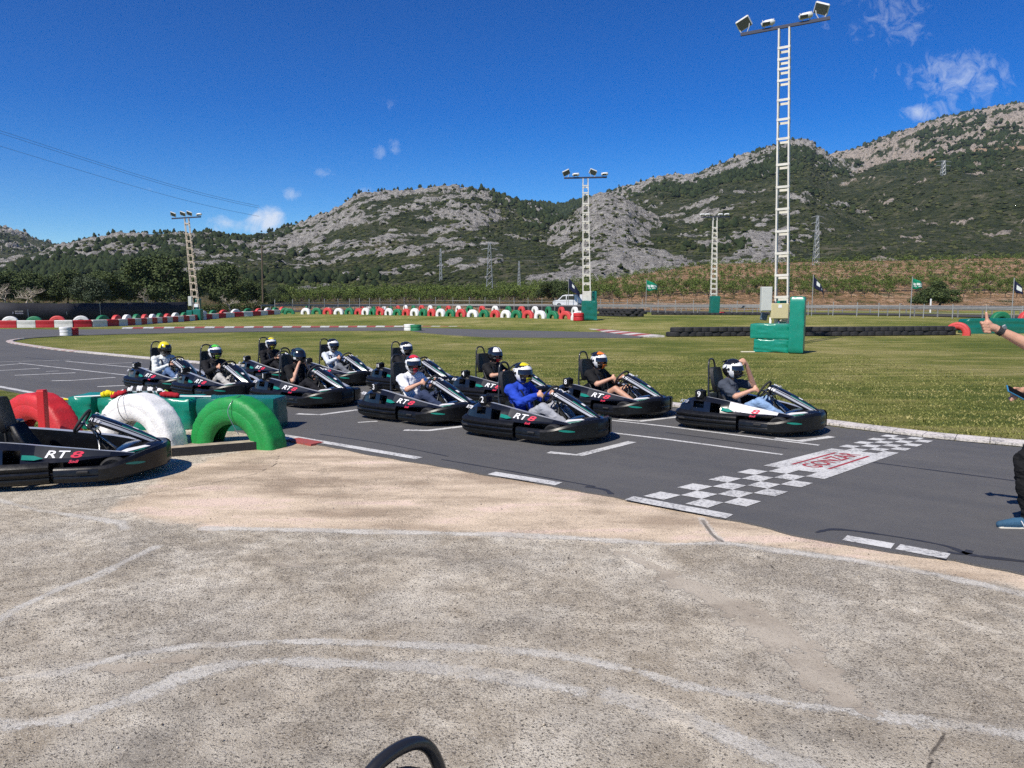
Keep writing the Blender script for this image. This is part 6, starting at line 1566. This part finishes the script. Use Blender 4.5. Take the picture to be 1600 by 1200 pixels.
# ------------------------------------------------------------------ van on the road
def van():
    W = mat('white_van_paint', (.74, .75, .76), .25, coat=.4); G = mat('van_glass', (.015, .018, .022), .08); y_ = 118.0
    c0 = at_depth(889, 480.2, y_)
    root = thing('van', 'white van driving along the road behind the middle mast', 'van', c0, 0)
    prof_ = [(-2.45, .35), (-2.5, .75), (-2.35, 1.02), (-1.75, 1.15), (-1.05, 1.82), (-.6, 1.93), (2.3, 1.96), (2.45, 1.85), (2.5, .9), (2.48, .35)]
    q = MB(); rings = []
    for y, k in ((-.95, .96), (-.90, 1.0), (.90, 1.0), (.95, .96)): rings.append([Vector((x * (.995 if k < 1 else 1), y, z if z < 1.1 else 1.1 + (z - 1.1) * k)) for x, z in prof_])
    q.loft(rings, 0, True); q.build('body', W, root, auto=30)
    for pts_, nm in (([(-1.55, 1.16), (-1.02, 1.70), (-.55, 1.74), (-.55, 1.16)], 'window'), ([(-.40, 1.16), (-.40, 1.75), (.75, 1.75), (.75, 1.16)], 'window')):
        for s_ in (-1, 1): q = MB(); q.add([(x, s_ * .957, z) for x, z in pts_], [(0, 1, 2, 3)]); q.build(nm, G, root)
    q = MB(); q.add([(-1.78, -.8, 1.17), (-1.78, .8, 1.17), (-1.08, .72, 1.82), (-1.08, -.72, 1.82)], [(0, 1, 2, 3)]); w_ = q.build('windscreen', G, root); w_.location = (-.02, 0, .02)
    for x in (-1.6, 1.5):
        for s_ in (-1, 1):
            q = MB(); q.tube([(x, s_ * .72, .33), (x, s_ * .965, .33)], .33, 18); wh = q.build('wheel', RUBBER, root, auto=40); q = MB(); q.tube([(x, s_ * .96, .33), (x, s_ * .975, .33)], .19, 14); q.build('hubcap', STEEL, wh)
    for s_ in (-1, 1): q = MB(); q.box((-2.44, s_ * .7, .85), (.08, .3, .2), 0, ch=.02); q.build('headlight', GLASS, root); q = MB(); q.box((2.47, s_ * .8, 1.1), (.05, .14, .4), 0, ch=.02); q.build('tail_light', T_RED, root)
    q = MB(); q.box((-2.48, 0, .42), (.14, 1.8, .22), 0, ch=.05); q.build('bumper', DARKPANEL, root)
van()

# ------------------------------------------------------------------ flagpoles
FG, FN = cloth('green_flag', (.006, .20, .11), .1), cloth('navy_flag', (.012, .016, .045), .1)
FW = mat('white_flag_print', (.62, .66, .64), .8)
def flagpole(u, vb, vt, col, lab, marks, drop=.5):
    p = at(u, vb); h = at_depth(u, vt, p.y).z - p.z; root = thing('flagpole', lab, 'flag', p)
    k = p.y / F_PX; q = MB(); q.tube([(0, 0, 0), (.02, 0, h)], .036, 8); q.build('pole', FENCE, root)
    W_, H_ = 18.5 * k, 15 * k; nx, nz = 14, 9; V_, F_ = [], []
    def fl(a, b):
        x = a * W_; d = -a ** 1.15 * H_ * drop; return Vector((x * .94 + .04, .22 * math.sin(a * 7 + b) * a, h - .15 - (1 - b) * H_ * (1 - .35 * a) + d - (.12 * H_ * math.sin(a * 6) * (1 - b))))
    for i in range(nx + 1):
        for j in range(nz + 1): V_.append(fl(i / nx, j / nz))
    F_ = [(i * (nz + 1) + j, (i + 1) * (nz + 1) + j, (i + 1) * (nz + 1) + j + 1, i * (nz + 1) + j + 1) for i in range(nx) for j in range(nz)]
    q = MB(); q.v = [tuple(v) for v in V_]; q.f = F_; q.m = [0] * len(F_); fo = q.build('flag_cloth', FG if col == 'green' else FN, root, smooth_=True)
    md = fo.modifiers.new('t', 'SOLIDIFY'); md.thickness = .01
    for (a0, a1, b0, b1) in marks:
        q = MB(); q.loft([[fl(a, b) + Vector((0, -.03, 0)) for b in np.linspace(b0 + (b1 - b0) * 0, b1, 3)] for a in np.linspace(a0, a1, 5)], 0, False, cap=False); q.build('emblem', FW, fo)
GM = [(.08, .30, .36, .60), (.36, .62, .42, .68), (.68, .92, .50, .74), (.12, .40, .24, .30), (.5, .8, .22, .34)]
flagpole(1009, 488, 436, 'green', 'green flag with white print on a pole right of the middle mast', GM)
flagpole(1422, 497, 432, 'green', 'green flag with white print on a pole in front of the dark bush', GM)
flagpole(888, 486, 433, 'navy', 'navy flag on a pole in front of the van', [(.3, .5, .5, .8)], drop=1.5)
flagpole(1268, 494, 429, 'navy', 'navy and white flag hanging right of the tallest mast', [(.3, .55, .45, .85), (.7, .8, .3, .6)], drop=1.4)
flagpole(1580, 499, 434, 'navy', 'navy flag with a white emblem above the marshal\'s watch arm', [(.25, .6, .3, .75)], drop=1.3)

# ------------------------------------------------------------------ pylons, pole and wires
LAT = mat('grey_lattice_steel', (.34, .36, .36), .5, metal=.4)
def pylon(u, vb, vt, y, w0, lab, arms=True):
    a, e = ray(u, vb); b = Vector((a * y, y, EYE + e * y)); h = at_depth(u, vt, y).z - b.z; root = thing('pylon', lab, 'pylon', b); th_ = max(.06, y * .00034)
    hw = lambda f: (w0 * (1 - f) + w0 * .28 * f) / 2
    for sx in (-1, 1):
        for sy in (-1, 1): q = MB(); q.tube([(sx * hw(0), sy * hw(0), -2), (sx * hw(1), sy * hw(1), h)], th_, 5); q.build('leg', LAT, root)
    n = 9; q = MB()
    for i in range(n):
        f0, f1 = i / n, (i + 1) / n
        for sy in (-1, 1): q.tube([(-hw(f0), sy * hw(f0), f0 * h), (hw(f1), sy * hw(f1), f1 * h)], th_ * .7, 4); q.tube([(hw(f0), sy * hw(f0), f0 * h), (-hw(f1), sy * hw(f1), f1 * h)], th_ * .7, 4)
    o = q.build('lattice', LAT, root); o['kind'] = 'stuff'
    if arms:
        for f in (.97, .86): q = MB(); q.tube([(-w0 * 1.1, 0, h * f), (0, 0, h * (f + .03)), (w0 * 1.1, 0, h * f)], th_, 5); q.build('crossarm', LAT, root)
pylon(765, 456, 379, 205, 1.9, 'grey lattice pylon standing in the orchard left of the middle mast')
pylon(811, 452, 408, 215, .9, 'slim grey pole pylon between the lattice pylon and the middle mast', False)
pylon(1274, 425, 337, 255, 1.9, 'grey lattice pylon on the terraces right of the tallest mast')
pylon(1471, 311, 251, 620, 5.5, 'lattice pylon high on the right-hand hillside')
pylon(689, 452, 388, 300, 1.2, 'faint slim pylon low on the central hill', False)
q = MB(); a = at_depth(411, 490, 112); q.tube([a, at_depth(409, 384, 112)], [.14, .10], 8); wp = q.build('wooden_pole', mat('dark_pole_wood', (.10, .075, .05), .9)); tag(wp, 'dark wooden utility pole behind the end of the left barrier', 'pole')
CAB = mat('dark_cable', (.10, .13, .18), .6)
for v0, v1, lab in ((203, 322, 'upper power line crossing the sky at left'), (207, 325, 'second power line just under the upper one'), (228, 338, 'lowest power line crossing the sky at left')):
    A_, B_ = at_depth(-40, v0 - 12, 70), at_depth(405, v1, 190); P = [A_.lerp(B_, t_) + Vector((0, 0, -.7 * math.sin(math.pi * t_))) for t_ in np.linspace(0, 1, 24)]
    q = MB(); q.tube(P, [.014 + .018 * i / 23 for i in range(24)], 5); tag(q.build('power_line', CAB), lab, 'cable')
for dv in (0, 6, 14):
    P = [at_depth(700 + 60 * i, 398 + dv + 4.5 * math.sin(i * .9) - i * .4, 205 + 5 * i) for i in range(11)]; q = MB(); q.tube(catmull(P, 3), .02, 4); tag(q.build('power_line', LAT), ('top', 'middle', 'bottom')[(0, 6, 14).index(dv)] + ' of the thin power lines in front of the hills', 'cable')

# ------------------------------------------------------------------ trees
def leaf_mat(name, stops, trans=.0):
    t = NT(name, .7); t.p.inputs['Specular IOR Level'].default_value = .2
    c = t.ramp(t.math('ADD', t.math('MULTIPLY', t.attr('tone'), .75), t.math('MULTIPLY', t.noise(1.5, 3, .6), .3)), stops)
    t.L.new(c, t.p.inputs['Base Color']); return t.m
EVER = leaf_mat('evergreen_leaf', [(0, (.022, .036, .014)), (.5, (.052, .076, .025)), (1, (.115, .14, .046))])
GREY = leaf_mat('grey_green_leaf', [(0, (.028, .040, .022)), (.5, (.055, .075, .040)), (1, (.10, .125, .07))])
FRUIT = leaf_mat('orchard_leaf', [(0, (.045, .072, .014)), (.5, (.088, .125, .026)), (1, (.16, .195, .048))])
HEDGE = leaf_mat('hedge_leaf', [(0, (.025, .040, .010)), (.5, (.05, .07, .018)), (1, (.10, .115, .035))])
BARK = mat('brown_bark', (.11, .085, .06), .95, var=.3, bump=.5, bscale=8); PALE = mat('pale_bark', (.36, .31, .25), .95, var=.35, vscale=4, bump=.5, bscale=8)
def crown(name, clumps, leaves, size, m, parent, flat=.9):
    """leaf-sized faces gathered in clumps; clumps: (centre, radius)"""
    C, S = [], []
    for c, r in clumps:
        n = int(leaves * (r ** 2)); d = RNG.normal(size=(n, 3)); d /= np.linalg.norm(d, axis=1)[:, None]; rad = r * (RNG.random(n) ** .33) * (1 + .18 * RNG.normal(size=n)); p = np.array(c) + d * rad[:, None] * np.array([1, 1, flat]); C.append(p); S.append(d)
    C, S = np.concatenate(C), np.concatenate(S); n = len(C)
    nr = S * .7 + RNG.normal(size=(n, 3)) * .6 + np.array([0, 0, .35]); nr /= np.linalg.norm(nr, axis=1)[:, None]
    t1 = np.cross(nr, RNG.normal(size=(n, 3))); t1 /= np.linalg.norm(t1, axis=1)[:, None]; t2 = np.cross(nr, t1)
    s_ = size * RNG.uniform(.6, 1.3, n)[:, None]
    V_ = np.stack([C - t1 * s_, C - t2 * s_ * .6, C + t1 * s_, C + t2 * s_ * .6], 1).reshape(-1, 3)
    o = np_mesh(name, V_, np.arange(len(V_)).reshape(-1, 4), m, parent); attr(o, 'tone', np.repeat(np.clip(RNG.normal(.5, .22, n), 0, 1), 4)); return o
def limbs(q, base, h, spread, n, r0, lev=2, up=.8):
    ends = []
    def grow(p, d, L, r, k):
        pts = [p]; dd = d.copy()
        for i in range(4): dd = (dd + Vector(RNG.normal(0, .16, 3))).normalized(); pts.append(pts[-1] + dd * L / 4)
        q.tube(pts, [r * (1 - .12 * i) for i in range(5)], 6 if k else 8); ends.append(pts[-1]); ends.append(pts[2])
        if k < lev:
            for j in range(n if k == 0 else 3): grow(pts[-1] if j < 2 else pts[3], (dd * .5 + Vector((RNG.normal(0, spread), RNG.normal(0, spread), up * RNG.uniform(.2, 1)))).normalized(), L * RNG.uniform(.55, .8), r * .58, k + 1)
    grow(Vector(base), Vector((RNG.normal(0, .06), 0, 1)).normalized(), h, r0, 0); return ends
def tree_proto(kind, seed, m, H, W, leaf, dens, ncl):
    root = bpy.data.objects.new(kind, None); COL.objects.link(root); q = MB(); limbs(q, (0, 0, -.2), H * .45, .7, 4, H * .03, 2); q.build('trunk', BARK, root)
    cl = []
    for i in range(ncl):
        a = RNG.uniform(0, 2 * math.pi); f = RNG.random(); rr = W * .5 * math.sqrt(RNG.random()) * (1 - .45 * f ** 2); z = H * (.30 + .62 * f); cl.append(((math.cos(a) * rr, math.sin(a) * rr, z), W * RNG.uniform(.12, .22)))
    crown('crown', cl, dens, leaf, m, root); return root
PROTO = [tree_proto('evergreen_tree', i, EVER, 8.0, 8.0, .17, 420, 26) for i in range(3)]
GREYP = tree_proto('grey_shrub', 9, GREY, 4.0, 5.0, .12, 620, 20)
def place_tree(src, u, v, y, s, lab, cat, group, rz=None, name=None, sx=1.0):
    o = copy_tree(src); p = at_depth(u, v, y); o.location = p; o.scale = (s * sx, s * sx, s); o.rotation_euler = (0, 0, RNG.uniform(0, 6.28) if rz is None else rz)
    if name: o.name = name
    return tag(o, lab, cat, group)
TG = 'evergreen trees behind the left barrier'
for i, (u, v, y, s, sx, lab) in enumerate([(245, 483, 104, .86, 1.35, 'broad dark evergreen tree left of the left mast'), (165, 483, 112, .70, 1.2, 'dark evergreen tree between the grey shrub and the broad evergreen'), (105, 481, 118, .72, 1.1, 'dark evergreen tree behind the pale grey-green shrub'),
        (62, 481, 116, .64, 1.1, 'dark evergreen tree behind the bare trees at left'), (20, 482, 108, .66, 1.2, 'dark evergreen tree at the left edge'), (-45, 482, 104, .72, 1.2, 'dark evergreen tree cut by the left picture edge'),
        (345, 484, 112, .80, 1.05, 'rounded dark evergreen tree right of the left mast'), (392, 484, 122, .62, 1.0, 'small dark evergreen tree by the wooden pole'), (436, 484, 150, .55, 1.0, 'low dark evergreen at the left end of the orchard'), (300, 484, 125, .70, 1.1, 'dark evergreen tree behind the left mast'), (205, 484, 120, .80, 1.0, 'tall dark evergreen tree just left of the broad one')]):
    place_tree(PROTO[i % 3], u, v, y, s, lab, 'tree', TG, sx=sx)
place_tree(GREYP, 140, 483, 96, .95, 'pale grey-green rounded shrub behind the banner', 'shrub', None)
place_tree(PROTO[1], 868, 474, 140, .52, 'dark round bush behind the van', 'bush', None, name='round_bush', sx=1.5)
place_tree(PROTO[2], 1465, 483, 105, .46, 'dark spreading bush behind the green flag at right', 'bush', None, name='round_bush', sx=1.75)
for o in PROTO + [GREYP]:
    for ch in list(o.children): bpy.data.objects.remove(ch)
    bpy.data.objects.remove(o)
# hedge running behind the banner
hp_ = [at_depth(u, v, y) for u, v, y in ((-120, 480, 92), (0, 480, 92), (90, 480, 94), (180, 479, 96), (280, 478, 98), (360, 479, 104), (430, 480, 112))]
cl = []
for i in range(len(hp_) - 1):
    for k in range(16): p = hp_[i].lerp(hp_[i + 1], k / 16); cl.append(((p.x, p.y + RNG.uniform(-.5, .5), RNG.uniform(.5, 1.5)), RNG.uniform(.55, .95)))
h = crown('hedge', cl, 420, .10, HEDGE, None); tag(h, 'clipped green hedge running along behind the dark banner', 'hedge')
# bare pollarded trees
for u, v, y, s, lab in ((38, 482, 92, 1.0, 'bare pale-barked tree at left above the banner logo'), (54, 481, 95, .9, 'second bare tree beside the pale-barked one'), (8, 482, 93, .95, 'bare leaning tree at the left edge'), (228, 481, 99, .75, 'bare spreading tree left of the left mast'), (262, 481, 101, .75, 'bare twiggy tree just left of the left mast'), (360, 486, 100, .72, 'bare tree with level branches right of the left mast'), (397, 487, 108, .6, 'small bare tree near the end of the barrier')):
    p = at_depth(u, v, y); root = thing('bare_tree', lab, 'tree', p, group='bare trees on the left'); q = MB(); limbs(q, (0, 0, -.2), 1.5 * s, .95, 4, .13 * s, 4, .6); q.build('trunk', PALE, root)
# orchard: rows of small fruit trees; the near rows are single trees, the far slopes one mass
def fruit_proto():
    root = bpy.data.objects.new('fruit_tree', None); COL.objects.link(root); q = MB(); q.tube([(0, 0, -.2), (.03, 0, .5), (0, .02, .85)], [.075, .065, .06], 7)
    for k in range(5): a = k * 1.256 + RNG.uniform(-.3, .3); q.tube([(0, 0, .8), (math.cos(a) * .5, math.sin(a) * .5, 1.4), (math.cos(a) * .85, math.sin(a) * .85, 2.2)], [.05, .04, .02], 5)
    q.build('trunk', BARK, root); cl = [((math.cos(a) * r, math.sin(a) * r, z), RNG.uniform(.38, .6)) for a, r, z in ((RNG.uniform(0, 6.28), RNG.uniform(.25, 1.1), RNG.uniform(1.35, 2.6)) for _ in range(15))]
    crown('crown', cl, 150, .11, FRUIT, root); return root
FP = [fruit_proto() for _ in range(4)]
n_t = 0; far_pts = []; row_n = {}
rows_y = [146, 153, 161, 170, 180, 191, 203, 217, 232, 248, 264]
for ri_, y in enumerate(rows_y):
    du = 21 * 146 / y; u = 432 + RNG.uniform(0, 15)
    while u < 1640:
        uu = u + RNG.normal(0, 2.2); u += du * (.92 if uu < 960 else .95); a = ray(uu, 470)[0]; x = a * y; z = terrain_z(x, y)
        right = uu > 960
        if (1395 < uu < 1500 and ri_ < 2) or (835 < uu < 905 and ri_ < 1): continue
        s = (1.02 if not right else .88) * RNG.uniform(.75, 1.2)
        if ri_ < 4 and n_t < 262:
            o = copy_tree(FP[RNG.integers(0, 4)]); o.location = (x, y, z); o.scale = (s * 1.15, s * 1.15, s); o.rotation_euler = (0, 0, RNG.uniform(0, 6.28)); n_t += 1
            row_n[ri_] = row_n.get(ri_, -1) + 1; rn = ('front', 'second', 'third', 'fourth')[ri_]
            tag(o, f'green fruit tree, {nth(row_n[ri_])} from the left in the {rn} orchard row beyond the road', 'tree', f'fruit trees of the {rn} orchard row')
        else: far_pts.append((x, y, z, s * 1.2))
for o in FP:
    for ch in list(o.children): bpy.data.objects.remove(ch)
    bpy.data.objects.remove(o)
cl = []
for x, y, z, s in far_pts:
    for k in range(6): cl.append(((x + RNG.normal(0, .75), y + RNG.normal(0, .5), z + s * RNG.uniform(.7, 2.0)), s * RNG.uniform(.35, .6)))
o = stuff(crown('orchard', cl, 75, .17, FRUIT, None)); o['label'] = 'rows of fruit trees covering the far terraces of the orchard'; o['category'] = 'orchard'
# weeds and stones along the terraces

# ------------------------------------------------------------------ thin air between here and the hills
hz = MB(); hz.box((0, 1200, 209), (4600, 3000, 424)); hz_o = stuff(hz.build('haze', bpy.data.materials.new('haze_air')))
hm_ = hz_o.data.materials[0]; hm_.use_nodes = True; hm_.node_tree.nodes.clear(); ho = hm_.node_tree.nodes.new('ShaderNodeOutputMaterial'); hv = hm_.node_tree.nodes.new('ShaderNodeVolumePrincipled')
hv.inputs['Color'].default_value = (.72, .85, 1, 1); hv.inputs['Density'].default_value = .00007; hv.inputs['Anisotropy'].default_value = .2; hm_.node_tree.links.new(hv.outputs[0], ho.inputs['Volume'])
hz_o['label'] = 'thin summer haze over the valley'
